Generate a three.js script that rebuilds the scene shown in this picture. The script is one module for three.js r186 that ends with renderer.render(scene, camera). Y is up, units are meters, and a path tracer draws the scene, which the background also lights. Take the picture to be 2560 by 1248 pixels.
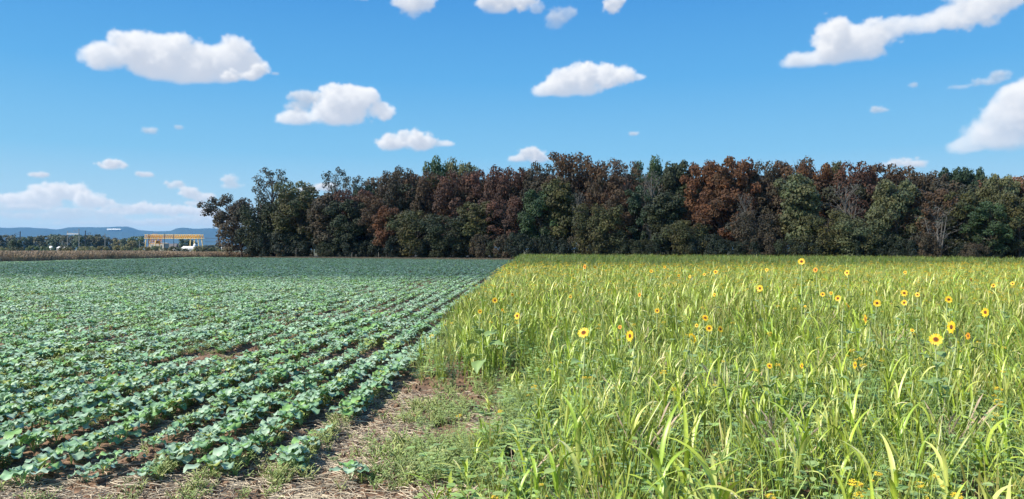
import * as THREE from 'three';

// ---------------------------------------------------------------- camera, sky, sun, exposure
const F = 1898, PW = 2560, PH = 1248, EYE = 1.7, YAW = Math.atan(50 / F);
const scene = new THREE.Scene();
const camera = new THREE.PerspectiveCamera(2 * Math.atan(PH / 2 / F) * 180 / Math.PI, PW / PH, 0.1, 30000);
camera.position.set(0, EYE, 0);
camera.rotation.y = YAW;
scene.add(camera);

const SUN_AZ = 116, SUN_EL = 40;                       // degrees left of the crop rows, above the horizon
const rad = (a) => a * Math.PI / 180;
const sunDir = new THREE.Vector3(-Math.sin(rad(SUN_AZ)) * Math.cos(rad(SUN_EL)), Math.sin(rad(SUN_EL)), -Math.cos(rad(SUN_AZ)) * Math.cos(rad(SUN_EL)));
const sun = new THREE.DirectionalLight(new THREE.Color(1.0, 0.945, 0.85), 5);
sun.position.copy(sunDir).multiplyScalar(300);
sun.castShadow = true;
sun.shadow.mapSize.set(4096, 4096);
Object.assign(sun.shadow.camera, { left: -160, right: 160, top: 160, bottom: -160, near: 1, far: 1500 });
scene.add(sun, sun.target);
scene.fog = new THREE.FogExp2(new THREE.Color(0.2, 0.55, 1.0), 6.5e-5);

const renderer = new THREE.WebGLRenderer({ antialias: true });
renderer.toneMapping = THREE.LinearToneMapping;
const EXPOSURE = 1.7;
renderer.toneMappingExposure = EXPOSURE;
renderer.shadowMap.enabled = true;

// ---------------------------------------------------------------- small helpers
function mulberry(a) { return () => { a |= 0; a = a + 0x6D2B79F5 | 0; let t = Math.imul(a ^ a >>> 15, 1 | a); t = t + Math.imul(t ^ t >>> 7, 61 | t) ^ t; return ((t ^ t >>> 14) >>> 0) / 4294967296; }; }
let R = mulberry(7);
const rr = (a, b) => a + (b - a) * R();
const pick = (a) => a[Math.floor(R() * a.length)];
const clamp = (x, a = 0, b = 1) => Math.min(b, Math.max(a, x));
const mix = (a, b, t) => a + (b - a) * t;
const sm = (a, b, x) => { const t = clamp((x - a) / (b - a)); return t * t * (3 - 2 * t); };
function hash3(x, y, z) { let h = Math.imul(x, 374761393) ^ Math.imul(y, 668265263) ^ Math.imul(z, 2147483647 ^ 1274126177); h = Math.imul(h ^ h >>> 13, 1274126177); h ^= h >>> 16; return (h >>> 0) / 4294967296; }
function noise3(x, y, z) {
  const xi = Math.floor(x), yi = Math.floor(y), zi = Math.floor(z);
  let u = x - xi, v = y - yi, w = z - zi;
  u = u * u * (3 - 2 * u); v = v * v * (3 - 2 * v); w = w * w * (3 - 2 * w);
  const a = mix(mix(hash3(xi, yi, zi), hash3(xi + 1, yi, zi), u), mix(hash3(xi, yi + 1, zi), hash3(xi + 1, yi + 1, zi), u), v);
  const b = mix(mix(hash3(xi, yi, zi + 1), hash3(xi + 1, yi, zi + 1), u), mix(hash3(xi, yi + 1, zi + 1), hash3(xi + 1, yi + 1, zi + 1), u), v);
  return mix(a, b, w);
}
function fbm(x, y, z, n = 4) { let s = 0, a = 0.5, t = 0; for (let k = 0; k < n; k++) { s += a * noise3(x, y, z); t += a; x = x * 2.03 + 17.1; y = y * 2.03 + 5.7; z = z * 2.03 + 9.3; a *= 0.5; } return s / t; }
// a photograph pixel as a direction, and the point on it at a given distance ahead (along the rows)
function pixDir(px, py) { return new THREE.Vector3((px - PW / 2) / F, (PH / 2 - py) / F, -1).applyAxisAngle(new THREE.Vector3(0, 1, 0), YAW); }
function at(px, py, d) { const v = pixDir(px, py); return v.multiplyScalar(d / -v.z).add(new THREE.Vector3(0, EYE, 0)); }
const inView = (x, d, m = 1.06) => { const a = Math.atan2(x, d) + YAW; return Math.abs(Math.tan(a)) < 0.6744 * m + 0.3 / d; };

const used = {};
function numbered(n) { used[n] = (used[n] ?? -1) + 1; return used[n] ? `${n}_${String(used[n]).padStart(3, '0')}` : n; }
function tag(o, label, category, group, kind) { if (label) o.userData.label = label; if (category) o.userData.category = category; if (group) o.userData.group = group; if (kind) o.userData.kind = kind; return o; }
function base(name, x, y, z, turn = 0) { const g = new THREE.Group(); g.name = numbered(name); g.position.set(x, y, z); g.rotation.y = turn; scene.add(g); return g; }
function part(name, geo, m, parent) { const o = new THREE.Mesh(geo, m); o.name = name; parent.add(o); return o; }
const col = (r, g, b) => new THREE.Color().setRGB(r, g, b);
function mat(c, rough = 0.8, extra = {}) { return new THREE.MeshStandardMaterial({ color: col(...c), roughness: rough, side: THREE.DoubleSide, ...extra }); }
function leafMat(c, rough = 0.6, trans = 0.35, extra = {}) { return new THREE.MeshPhysicalMaterial({ color: col(...c), roughness: rough, transmission: trans, thickness: 0, side: THREE.DoubleSide, vertexColors: true, ...extra }); }

// geometry builder: strips, tubes, leaves with vertex colours
class GB {
  constructor() { this.p = []; this.c = []; this.i = []; this.u = []; }
  v(x, y, z, c = [1, 1, 1], u = 0, w = 0) { this.p.push(x, y, z); this.c.push(c[0], c[1], c[2]); this.u.push(u, w); return this.p.length / 3 - 1; }
  q(a, b, c, d) { this.i.push(a, b, c, a, c, d); }
  t(a, b, c) { this.i.push(a, b, c); }
  tube(pts, rad0, rad1, sides = 5, c = [1, 1, 1]) {
    let prev = null; const n = pts.length;
    for (let k = 0; k < n; k++) {
      const A = pts[Math.max(0, k - 1)], B = pts[Math.min(n - 1, k + 1)];
      const d = new THREE.Vector3(B[0] - A[0], B[1] - A[1], B[2] - A[2]).normalize();
      const s = Math.abs(d.y) > 0.9 ? new THREE.Vector3(1, 0, 0) : new THREE.Vector3(0, 1, 0);
      const e1 = new THREE.Vector3().crossVectors(d, s).normalize(), e2 = new THREE.Vector3().crossVectors(d, e1);
      const r = mix(rad0, rad1, k / (n - 1)), ring = [];
      for (let j = 0; j < sides; j++) { const a = j / sides * 2 * Math.PI, x = Math.cos(a) * r, y = Math.sin(a) * r; ring.push(this.v(pts[k][0] + e1.x * x + e2.x * y, pts[k][1] + e1.y * x + e2.y * y, pts[k][2] + e1.z * x + e2.z * y, c, j / sides, k)); }
      if (prev) for (let j = 0; j < sides; j++) this.q(prev[j], prev[(j + 1) % sides], ring[(j + 1) % sides], ring[j]);
      prev = ring;
    }
    this.p.length && this.i.length;
    const tip = this.v(...pts[n - 1], c); for (let j = 0; j < sides; j++) this.t(prev[j], prev[(j + 1) % sides], tip);
    return this;
  }
  box(x0, y0, z0, x1, y1, z1, c = [1, 1, 1]) {
    const f = (a, b, cc, d) => this.q(this.v(...a, c), this.v(...b, c), this.v(...cc, c), this.v(...d, c));
    f([x0, y0, z1], [x1, y0, z1], [x1, y1, z1], [x0, y1, z1]); f([x1, y0, z0], [x0, y0, z0], [x0, y1, z0], [x1, y1, z0]);
    f([x0, y0, z0], [x0, y0, z1], [x0, y1, z1], [x0, y1, z0]); f([x1, y0, z1], [x1, y0, z0], [x1, y1, z0], [x1, y1, z1]);
    f([x0, y1, z1], [x1, y1, z1], [x1, y1, z0], [x0, y1, z0]); f([x0, y0, z0], [x1, y0, z0], [x1, y0, z1], [x0, y0, z1]);
    return this;
  }
  // a blade along a path: centre points, half widths, side vector per point, fold (edges lifted), tint per point
  blade(pts, hw, side, fold, tint, ripple = null, cols = 1) {
    let prev = null; const n = pts.length;
    for (let k = 0; k < n; k++) {
      const A = pts[Math.max(0, k - 1)], B = pts[Math.min(n - 1, k + 1)];
      const d = new THREE.Vector3(B[0] - A[0], B[1] - A[1], B[2] - A[2]).normalize();
      const s = new THREE.Vector3(...(Array.isArray(side[0]) ? side[k] : side)); s.addScaledVector(d, -s.dot(d)).normalize();
      const up = new THREE.Vector3().crossVectors(s, d).normalize();
      const ring = [];
      for (let j = -cols; j <= cols; j++) {
        const t = j / cols, w = hw[k] * t, l = fold * hw[k] * Math.abs(t) + (ripple ? ripple(k / (n - 1), t) * (Math.abs(t)) : 0);
        const c = tint(k / (n - 1), t);
        ring.push(this.v(pts[k][0] + s.x * w + up.x * l, pts[k][1] + s.y * w + up.y * l, pts[k][2] + s.z * w + up.z * l, c, t, k / (n - 1)));
      }
      if (prev) for (let j = 0; j < cols * 2; j++) this.q(prev[j], prev[j + 1], ring[j + 1], ring[j]);
      prev = ring;
    }
    return this;
  }
  geo(smooth = true) {
    const g = new THREE.BufferGeometry();
    g.setAttribute('position', new THREE.Float32BufferAttribute(this.p, 3));
    g.setAttribute('color', new THREE.Float32BufferAttribute(this.c, 3));
    g.setAttribute('uv', new THREE.Float32BufferAttribute(this.u, 2));
    g.setIndex(this.i);
    g.computeVertexNormals();
    return g;
  }
}
// many copies that nobody could count: one top-level object of instanced kinds
const _m4 = new THREE.Matrix4(), _q = new THREE.Quaternion(), _e = new THREE.Euler(), _v = new THREE.Vector3(), _s = new THREE.Vector3();
function stuff(name, label, category, kinds) {
  const g = base(name, 0, 0, 0); tag(g, label, category, null, 'stuff');
  for (const [pn, geo, m, list] of kinds) {
    if (!list.length) continue;
    const im = new THREE.InstancedMesh(geo, m, list.length); im.name = pn; im.userData.kind = 'stuff';
    list.forEach((o, k) => {
      _e.set(o.rx ?? 0, o.ry ?? 0, o.rz ?? 0, 'YXZ'); _q.setFromEuler(_e);
      const s = o.s ?? 1; _s.set(o.sx ?? s, o.sy ?? s, o.sz ?? o.sx ?? s);
      im.setMatrixAt(k, _m4.compose(_v.set(o.x, o.y ?? 0, o.z), _q, _s));
      if (o.c) im.setColorAt(k, col(...o.c));
    });
    g.add(im);
  }
  return g;
}

// ---------------------------------------------------------------- the sky: blue air and fair-weather cumulus
{
  const W = 4096, H = 2048, data = new Float32Array(W * H * 4);
  const stops = [[0, 0.86, 0.97, 0.99], [1.6, 0.72, 0.88, 0.95], [3.5, 0.47, 0.735, 0.90], [7, 0.255, 0.595, 0.885], [12.5, 0.13, 0.45, 0.845], [18, 0.08, 0.345, 0.77], [35, 0.05, 0.225, 0.60], [60, 0.038, 0.165, 0.47], [90, 0.034, 0.145, 0.42]];
  const air = (el) => { el = Math.max(el, 0); let k = 0; while (k < stops.length - 2 && el > stops[k + 1][0]) k++; const a = stops[k], b = stops[k + 1], t = clamp((el - a[0]) / (b[0] - a[0])); return [mix(a[1], b[1], t), mix(a[2], b[2], t), mix(a[3], b[3], t)]; };
  for (let j = 0; j < H; j++) {
    const el = ((j + 0.5) / H - 0.5) * 180, a = air(el), ce = Math.cos(rad(el)), se = Math.sin(rad(el));
    for (let i = 0; i < W; i++) {
      const th = ((i + 0.5) / W - 0.5) * 2 * Math.PI, x = ce * Math.cos(th), z = ce * Math.sin(th);
      const cs = x * sunDir.x + se * sunDir.y + z * sunDir.z, g = 0.16 * Math.pow(Math.max(0, cs), 4) + 0.5 * Math.pow(Math.max(0, cs), 40);
      const o = (j * W + i) * 4;
      data[o] = a[0] + g * 0.55; data[o + 1] = a[1] + g * 0.6; data[o + 2] = a[2] + g * 0.5; data[o + 3] = 1;
    }
  }
  // clouds: [blobs (cx, cy, rx, ry in photograph pixels), thickness, whiteness]
  const C = [
    [[[300, 162, 46, 34], [368, 142, 70, 50], [440, 152, 96, 58], [515, 158, 80, 44], [572, 132, 50, 46], [610, 155, 44, 34], [450, 185, 110, 22], [545, 175, 60, 20]], 1, 1],
    [[[645, 172, 26, 18], [582, 192, 26, 16], [625, 188, 26, 14]], 0.6, 0.97],
    [[[845, 258, 62, 48], [905, 248, 56, 40], [955, 275, 36, 24], [745, 300, 46, 20], [830, 292, 110, 28], [880, 240, 40, 30]], 1.1, 1],
    [[[765, 245, 46, 24], [750, 270, 40, 16]], 0.35, 0.92],
    [[[975, 358, 38, 24], [1032, 350, 52, 30], [1070, 360, 40, 18], [1112, 358, 26, 9]], 0.9, 0.98],
    [[[1360, 222, 36, 18], [1400, 204, 48, 34], [1468, 194, 66, 42], [1535, 192, 58, 32], [1590, 196, 24, 9], [1430, 226, 82, 16]], 1, 1],
    [[[1330, 386, 38, 20], [1295, 397, 30, 12], [1350, 398, 30, 12]], 0.7, 0.95],
    [[[1025, 8, 48, 36], [1055, -6, 40, 24], [905, -4, 30, 14]], 0.55, 0.96],
    [[[1270, 2, 78, 32], [1220, 8, 34, 16], [1240, 24, 34, 12]], 0.6, 0.95],
    [[[1395, 40, 34, 22], [1385, 62, 26, 12], [1425, 30, 18, 18], [1345, 20, 26, 16]], 0.16, 0.9],
    [[[1530, 16, 28, 22], [1545, 2, 22, 16]], 0.5, 0.95],
    [[[2055, 112, 52, 22], [2120, 72, 58, 54], [2195, 80, 66, 46], [2265, 62, 50, 26], [2330, 58, 46, 28], [2390, 45, 66, 44], [2455, 16, 66, 42], [2505, -4, 46, 32], [2130, 112, 92, 22]], 0.95, 0.97],
    [[[2540, 285, 70, 54], [2485, 325, 66, 40], [2440, 352, 42, 20], [2590, 260, 80, 80], [2520, 345, 100, 26]], 1, 0.98],
    [[[2262, 406, 46, 12], [2290, 412, 30, 9]], 0.5, 0.93],
    [[[2470, 204, 40, 10], [2490, 194, 24, 12], [2420, 210, 30, 6]], 0.2, 0.92], [[[2195, 275, 22, 10]], 0.22, 0.9], [[[1585, 334, 16, 7]], 0.22, 0.9], [[[2282, 214, 12, 7]], 0.15, 0.9],
    [[[280, 412, 34, 12], [285, 405, 20, 8]], 0.8, 0.97], [[[98, 437, 22, 8]], 0.6, 0.95], [[[360, 436, 22, 8]], 0.45, 0.95], [[[575, 448, 24, 14], [580, 464, 34, 10]], 0.3, 0.95], [[[436, 462, 28, 12]], 0.32, 0.95],
    [[[376, 326, 20, 11]], 0.2, 0.9], [[[446, 318, 12, 7]], 0.14, 0.9], [[[690, 184, 12, 5]], 0.12, 0.9],
    [[[110, 485, 55, 26], [160, 478, 38, 22], [50, 500, 44, 20], [95, 508, 46, 14], [5, 498, 24, 18]], 1.0, 1.0],
    [[[222, 500, 38, 22], [250, 508, 30, 14]], 0.9, 0.99],
    [[[475, 482, 28, 14], [505, 492, 36, 12], [490, 508, 26, 8]], 0.7, 0.97],
    [[[372, 522, 42, 16], [425, 526, 44, 14], [330, 530, 50, 10], [500, 530, 50, 13], [460, 524, 24, 12]], 0.9, 0.98],
    [[[150, 542, 170, 9], [30, 536, 60, 9], [420, 552, 200, 10], [260, 556, 160, 8], [300, 520, 60, 10], [70, 525, 90, 10], [200, 532, 90, 10], [470, 542, 120, 10]], 0.24, 0.97],
    [[[812, 466, 34, 14], [770, 476, 30, 10]], 0.7, 0.96], [[[930, 482, 30, 9]], 0.5, 0.95], [[[2520, 452, 60, 8]], 0.2, 0.92],
  ];
  const puff = (x, y, z, n) => { let q = 0, a = 0.5, t = 0; for (let k = 0; k < n; k++) { q += a * noise3(x, y, z); t += a; x = x * 2.13 + 17.1; y = y * 2.13 + 5.7; z = z * 2.13 + 9.3; a *= 0.66; } return q / t; };
  const clouds = C.map(([b, th, wh], n) => { let x = 0, y = 0; for (const k of b) { x += k[0] / b.length; y += k[1] / b.length; } return { dir: pixDir(x, y).normalize(), b: b.map((k) => [k[0] - x, y - k[1], k[2], k[3]]), th, wh, n }; });
  // the same fair-weather sky goes on round the horizon and overhead
  R = mulberry(311);
  const az0 = Math.atan2(pixDir(1280, 600).z, pixDir(1280, 600).x);
  for (let k = 0; k < 150; k++) {
    const el = rad(2 + 62 * Math.pow(R(), 1.7)), az = R() * 2 * Math.PI, proto = clouds[Math.floor(R() * C.length)], n = k + 50;
    let off = Math.abs(((az - az0 + 3 * Math.PI) % (2 * Math.PI)) - Math.PI);
    if (off < rad(48) && el < rad(34)) continue;
    const s = rr(0.7, 1.2) * (0.5 + 1.4 * Math.sin(el)), f = R() < 0.5 ? -1 : 1;
    clouds.push({ dir: new THREE.Vector3(Math.cos(el) * Math.cos(az), Math.sin(el), Math.cos(el) * Math.sin(az)), b: proto.b.map((q) => [q[0] * s * f, q[1] * s, q[2] * s, q[3] * s]), th: proto.th, wh: proto.wh, n });
  }
  for (const c of clouds) {
    const r = new THREE.Vector3(-c.dir.z, 0, c.dir.x).normalize(), u = new THREE.Vector3().crossVectors(r, c.dir); if (u.y < 0) { u.negate(); } 
    const L = [sunDir.dot(r) * 0.6, Math.max(0.6, sunDir.dot(u)), -0.5 * sunDir.dot(c.dir) * -1]; const ll = Math.hypot(...L); L.forEach((q, k) => L[k] = q / ll);
    let x0 = 1e9, x1 = -1e9, y0 = 1e9, y1 = -1e9; for (const b of c.b) { x0 = Math.min(x0, b[0] - b[2] * 1.5); x1 = Math.max(x1, b[0] + b[2] * 1.5); y0 = Math.min(y0, b[1] - b[3] * 1.6); y1 = Math.max(y1, b[1] + b[3] * 1.6); }
    const bottom = Math.min(...c.b.map((b) => b[1] - b[3] * 0.75)), size = Math.max(...c.b.map((b) => b[3]));
    const sc = 1 / Math.max(10, size * 0.6);
    const dens = (a, b, w, oct) => {
      let m = 0;
      for (const k of c.b) { const p = (a - k[0]) / k[2], q = (b - k[1]) / k[3], s = w / (k[3] * 1.1); const v = 1 - (p * p + q * q + s * s) * 0.8; if (v > 0) m = m + v * (1 - m * 0.5); }
      if (m <= 0) return 0;
      const up = sm(-0.3, 0.6, (b - bottom) / size);
      const n = (puff(a * sc + c.n * 13.7 + 6.4, b * sc * 1.15 + 8.3, w * sc * 0.3, oct) - 0.5) * 3.0;
      return clamp((m * 1.2 - 0.40 + n * mix(0.5, 0.74, up) * (1 - 0.42 * Math.min(1, m))) * mix(0.55, 2.1, up));
    };
    const el = Math.asin(c.dir.y), el0 = el + Math.atan(y0 / F) - 0.02, el1 = el + Math.atan(y1 / F) + 0.02, az = Math.atan2(c.dir.z, c.dir.x), da = Math.atan(Math.max(-x0, x1) / F) / Math.max(0.2, Math.cos(Math.min(1.45, Math.max(Math.abs(el0), Math.abs(el1))))) + 0.02;
    const j0 = Math.max(0, Math.floor((el0 / Math.PI + 0.5) * H)), j1 = Math.min(H - 1, Math.ceil((el1 / Math.PI + 0.5) * H)), i0 = Math.floor(((az - da) / 2 / Math.PI + 0.5) * W), i1 = Math.ceil(((az + da) / 2 / Math.PI + 0.5) * W);
    const seen = c.n < C.length;
    for (let j = j0; j <= j1; j++) for (let ii = i0; ii <= i1; ii++) {
      const i = ((ii % W) + W) % W, e = ((j + 0.5) / H - 0.5) * Math.PI, th = ((i + 0.5) / W - 0.5) * 2 * Math.PI;
      const d = [Math.cos(e) * Math.cos(th), Math.sin(e), Math.cos(e) * Math.sin(th)], f = d[0] * c.dir.x + d[1] * c.dir.y + d[2] * c.dir.z;
      if (f < 0.3) continue;
      const a = (d[0] * r.x + d[2] * r.z) / f * F, b = (d[0] * u.x + d[1] * u.y + d[2] * u.z) / f * F;
      if (a < x0 || a > x1 || b < y0 || b > y1) continue;
      const N = seen ? 14 : 5, span = size * 1.3; let T = 1, lit = 0;
      for (let k = 0; k < N; k++) {
        const w = (k + 0.5) / N * 2 * span - span, rho = dens(a, b, w, seen ? 5 : 3);
        if (rho <= 0.003) continue;
        const al = 1 - Math.exp(-rho * c.th * 8 / N);
        let tau = 0; for (let q = 1; q <= 4; q++) { const st = size * 0.22 * q; tau += dens(a + L[0] * st, b + L[1] * st, w + L[2] * st, 2); }
        lit += T * al * (0.02 + 0.98 * Math.exp(-tau * 0.72)); T *= 1 - al; if (T < 0.01) break;
      }
      const A = 1 - T; if (A < 0.004) continue;
      const g = Math.pow(clamp(lit / A), 0.62), o = (j * W + i) * 4, e2 = c.wh * (seen ? 1 : 0.97);
      const lo = sm(7, 2, e * 180 / Math.PI) * 0.16, cc = [mix(0.52 + lo, 1.06, g) * e2, mix(0.59 + lo, 1.06, g) * e2, mix(0.72 + lo * 0.7, 1.07, g) * e2];   // far clouds near the horizon show less contrast
      for (let k = 0; k < 3; k++) data[o + k] = data[o + k] * (1 - A) + cc[k] * A;
    }
  }
  for (let k = 0; k < data.length; k++) if (k % 4 < 3) data[k] /= EXPOSURE;   // the colours above are as the photograph shows them
  const t = new THREE.DataTexture(data, W, H, THREE.RGBAFormat, THREE.FloatType);
  t.mapping = THREE.EquirectangularReflectionMapping; t.magFilter = t.minFilter = THREE.LinearFilter; t.colorSpace = THREE.LinearSRGBColorSpace; t.needsUpdate = true;
  scene.background = t; scene.environment = t;
}
console.log('sky done');

// ---------------------------------------------------------------- textures
function noiseTex(n, f, srgb = false, rx = 1, ry = 1) {
  const a = new Uint8Array(n * n * 4);
  for (let j = 0; j < n; j++) for (let i = 0; i < n; i++) { const c = f(i / n, j / n); for (let k = 0; k < 3; k++) a[(j * n + i) * 4 + k] = clamp(c[k]) * 255; a[(j * n + i) * 4 + 3] = 255; }
  const t = new THREE.DataTexture(a, n, n); t.wrapS = t.wrapT = THREE.RepeatWrapping; t.magFilter = THREE.LinearFilter; t.minFilter = THREE.LinearMipmapLinearFilter; t.generateMipmaps = true; if (srgb) t.colorSpace = THREE.SRGBColorSpace; t.repeat.set(rx, ry); t.needsUpdate = true; return t;
}
// tiling noise: blends the noise with its shifted copy
const tile = (f) => (u, v) => { const a = f(u, v), b = f(u - 1, v), c = f(u, v - 1), d = f(u - 1, v - 1); return mix(mix(a, b, sm(0.7, 1, u)), mix(c, d, sm(0.7, 1, u)), sm(0.7, 1, v)); };
const soilA = tile((u, v) => fbm(u * 22, v * 22, 2.2, 5)), soilB = tile((u, v) => fbm(u * 70 + 9, v * 70, 7.2, 4)), soilC = tile((u, v) => fbm(u * 5 + 40, v * 5, 1.2, 3));
const soilMap = noiseTex(512, (u, v) => { const a = soilA(u, v), b = soilB(u, v), c = soilC(u, v); const l = 0.46 + (a - 0.5) * 0.9 + (b - 0.5) * 0.7; return [l * mix(0.98, 1.16, c), l * 0.98, l * mix(1.0, 0.84, c)]; });
const soilBump = noiseTex(512, (u, v) => { const h = soilA(u, v) * 0.6 + soilB(u, v) * 0.5; return [h, h, h]; });

// ---------------------------------------------------------------- the ground, one sheet to the horizon
const rowX = (k) => -1.84 - 0.46 * k;                              // rows of the leafy crop run straight ahead
function groundY(x, d) {
  if (d > 60 || d < -5 || x < -40 || x > 40) return 0;
  const near = 1 - sm(25, 60, d);
  let y = 0.05 * (fbm(x * 1.1 + 5, d * 1.1, 3, 3) - 0.5) + 0.045 * (fbm(x * 5, d * 5, 8, 3) - 0.5);
  y += 0.05 * Math.max(0, fbm(x * 11, d * 11, 5, 2) - 0.52) ;
  if (x < -1.5) { const ph = ((-1.84 - x) / 0.46) * 2 * Math.PI; y += 0.022 * Math.cos(ph) * sm(5.0, 5.6, d); }
  return y * near;
}
{
  const axis = (a, b, step, far, grow) => { const out = []; for (let x = a; x <= b + 1e-6; x += step) out.push(x); let s = step, x = b; while (x < far) { s *= grow; x += s; out.push(Math.min(x, far)); } s = step; x = a; while (x > -far) { s *= grow; x -= s; out.unshift(Math.max(x, -far)); } return out; };
  const xs = axis(-7.5, 5, 0.035, 14000, 1.16), ds = axis(3.6, 12.5, 0.035, 14000, 1.16), nx = xs.length, nd = ds.length;
  const p = new Float32Array(nx * nd * 3), c = new Float32Array(nx * nd * 3), u = new Float32Array(nx * nd * 2), idx = [];
  for (let j = 0; j < nd; j++) for (let i = 0; i < nx; i++) {
    const x = xs[i], d = ds[j], o = j * nx + i;
    p[o * 3] = x; p[o * 3 + 1] = groundY(x, d); p[o * 3 + 2] = -d; u[o * 2] = x / 1.6; u[o * 2 + 1] = d / 1.6;
    const n = fbm(x * 0.8, d * 0.8, 4, 3), far = Math.max(sm(150, 260, d), sm(90, 140, Math.abs(x)));
    const s = [mix(0.30, 0.40, n), mix(0.195, 0.26, n), mix(0.125, 0.165, n)], g = [0.15, 0.16, 0.07];
    for (let k = 0; k < 3; k++) c[o * 3 + k] = mix(s[k], g[k], far);
    if (i && j) idx.push(o - nx - 1, o - nx, o, o - nx - 1, o, o - 1);
  }
  const g = new THREE.BufferGeometry(); g.setAttribute('position', new THREE.BufferAttribute(p, 3)); g.setAttribute('color', new THREE.BufferAttribute(c, 3)); g.setAttribute('uv', new THREE.BufferAttribute(u, 2)); g.setIndex(idx); g.computeVertexNormals();
  const m = new THREE.MeshStandardMaterial({ color: 0xffffff, vertexColors: true, map: soilMap, bumpMap: soilBump, bumpScale: 0.02, roughness: 0.95, side: THREE.DoubleSide });
  const o = new THREE.Mesh(g, m); o.name = 'ground'; scene.add(o); tag(o, 'brown crumbly field soil reaching to the far plain', 'ground', null, 'structure');
  console.log('ground', nx, nd);
}

// ---------------------------------------------------------------- hills on the horizon
const HILL_D = 9000;
{
  const prof = [[-1500, 585], [-700, 574], [-300, 572], [0, 568], [96, 568], [146, 571], [169, 566.5], [230, 566], [318, 567], [349, 575], [390, 577], [422, 577], [450, 570], [500, 570], [557, 572], [640, 571], [800, 575], [1100, 582], [1500, 588], [2200, 592], [3200, 600], [4200, 606]];
  const ridge = (px) => { let k = 0; while (k < prof.length - 2 && px > prof[k + 1][0]) k++; const a = prof[k], b = prof[k + 1]; return mix(a[1], b[1], sm(0, 1, (px - a[0]) / (b[0] - a[0]))); };
  const slope = (px, t) => {
    const up = t < 0.7 ? Math.pow(t / 0.7, 1.25) : 1 - 0.6 * (t - 0.7) / 0.3, d = HILL_D - 1800 + 2800 * t;
    const top = (626.5 - ridge(px) + 1.2 * (fbm(px * 0.05, 3, 1, 4) - 0.5)) * HILL_D / F, v = at(px, 624, d);
    v.y = top * up * (1 + 0.16 * (fbm(px * 0.02, t * 5, 2, 3) - 0.5) * Math.sin(Math.PI * t)) * (d / HILL_D * 0.2 + 0.8) - 2 * (1 - up);
    return v;
  };
  const gb = new GB(), NX = 420, NR = 14; let prev = null;
  for (let i = 0; i <= NX; i++) {
    const px = -1500 + 5700 * i / NX, ringI = [];
    for (let k = 0; k <= NR; k++) {
      const t = k / NR, v = slope(px, t), n = fbm(px * 0.09, t * 14, 5, 4), c = n > 0.6 ? [1.2, 1.2, 1.0] : [0.8 + n * 0.4, 0.8 + n * 0.4, 0.9];
      ringI.push(gb.v(v.x, v.y, v.z, c));
    }
    if (prev) for (let k = 0; k < NR; k++) gb.q(prev[k], ringI[k], ringI[k + 1], prev[k + 1]);
    prev = ringI;
  }
  const hills = new THREE.Mesh(gb.geo(), mat([0.022, 0.036, 0.028], 0.95, { vertexColors: true })); hills.name = 'hills'; scene.add(hills); tag(hills, 'long blue wooded ridge on the horizon', 'hills', null, 'structure');
  const q = new GB(), NQ = 14, onSlope = (px, row) => { for (let t = 0.2; t < 0.7; t += 0.004) { const v = slope(px, t); if (624 - (v.y - EYE) * F / -v.z <= row) return v; } return slope(px, 0.69); }; let pr = null;
  for (let i = 0; i <= NQ; i++) { const px = mix(272, 307, i / NQ), r = [576.2 + 0.5 * noise3(i, 2, 1), 574.2, 572.6 + 0.8 * noise3(i * 0.7, 7, 1)].map((row) => { const v = onSlope(px, row); return q.v(v.x, v.y + 8, v.z + 45); }); if (pr) for (let k = 0; k < 2; k++) q.q(pr[k], r[k], r[k + 1], pr[k + 1]); pr = r; }
  const quarry = part('quarry_face', q.geo(), mat([0.62, 0.6, 0.52], 0.95), hills); quarry.userData.label = 'pale quarry face cut into the ridge';
}
console.log('hills done');

// ---------------------------------------------------------------- the cumulus outside the frame whose shade lies on the wood and the far fields
{
  const gb = new GB(), NU = 72, NV = 26, alt = 760, k = alt / sunDir.y, rings = [];
  // footprint of the shade on the ground: x from -63 to 63, distance ahead from 41 to 260
  const cx = 0, cd = 152, rx = 63, rd = 111;
  for (let j = 0; j <= NV; j++) {
    const lat = (j / NV - 0.5) * Math.PI, ring = [];
    for (let i = 0; i < NU; i++) {
      const lon = i / NU * 2 * Math.PI, cl = Math.pow(Math.cos(lat), 0.6), ex = Math.sign(Math.cos(lon)) * Math.pow(Math.abs(Math.cos(lon)), 0.55), ez = Math.sign(Math.sin(lon)) * Math.pow(Math.abs(Math.sin(lon)), 0.55);
      const n = 1 + 0.10 * (fbm(ex * 3 + 5, ez * 3, lat * 2, 3) - 0.5);
      const x = cx + rx * ex * cl * n, d = cd + rd * ez * cl * n, y = 16 * Math.sin(lat) * (lat > 0 ? 1.5 + fbm(ex * 5, ez * 5, 4, 3) : 0.7);
      ring.push(gb.v(x + sunDir.x * k, alt + y, -d + sunDir.z * k));
    }
    rings.push(ring);
    if (j) for (let i = 0; i < NU; i++) gb.q(rings[j - 1][i], ring[i], ring[(i + 1) % NU], rings[j - 1][(i + 1) % NU]);
  }
  const o = new THREE.Mesh(gb.geo(), new THREE.MeshStandardMaterial({ color: col(0.85, 0.86, 0.88), roughness: 1, transparent: true, opacity: 0.41, side: THREE.DoubleSide })); o.name = 'cloud'; scene.add(o);
  tag(o, 'thin white cumulus high over the field whose shade lies on the wood', 'cloud', null, 'structure');
}

// ---------------------------------------------------------------- woodland trees
const bark = mat([0.13, 0.105, 0.08], 0.95), barkPale = mat([0.27, 0.24, 0.20], 0.9);
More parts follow.
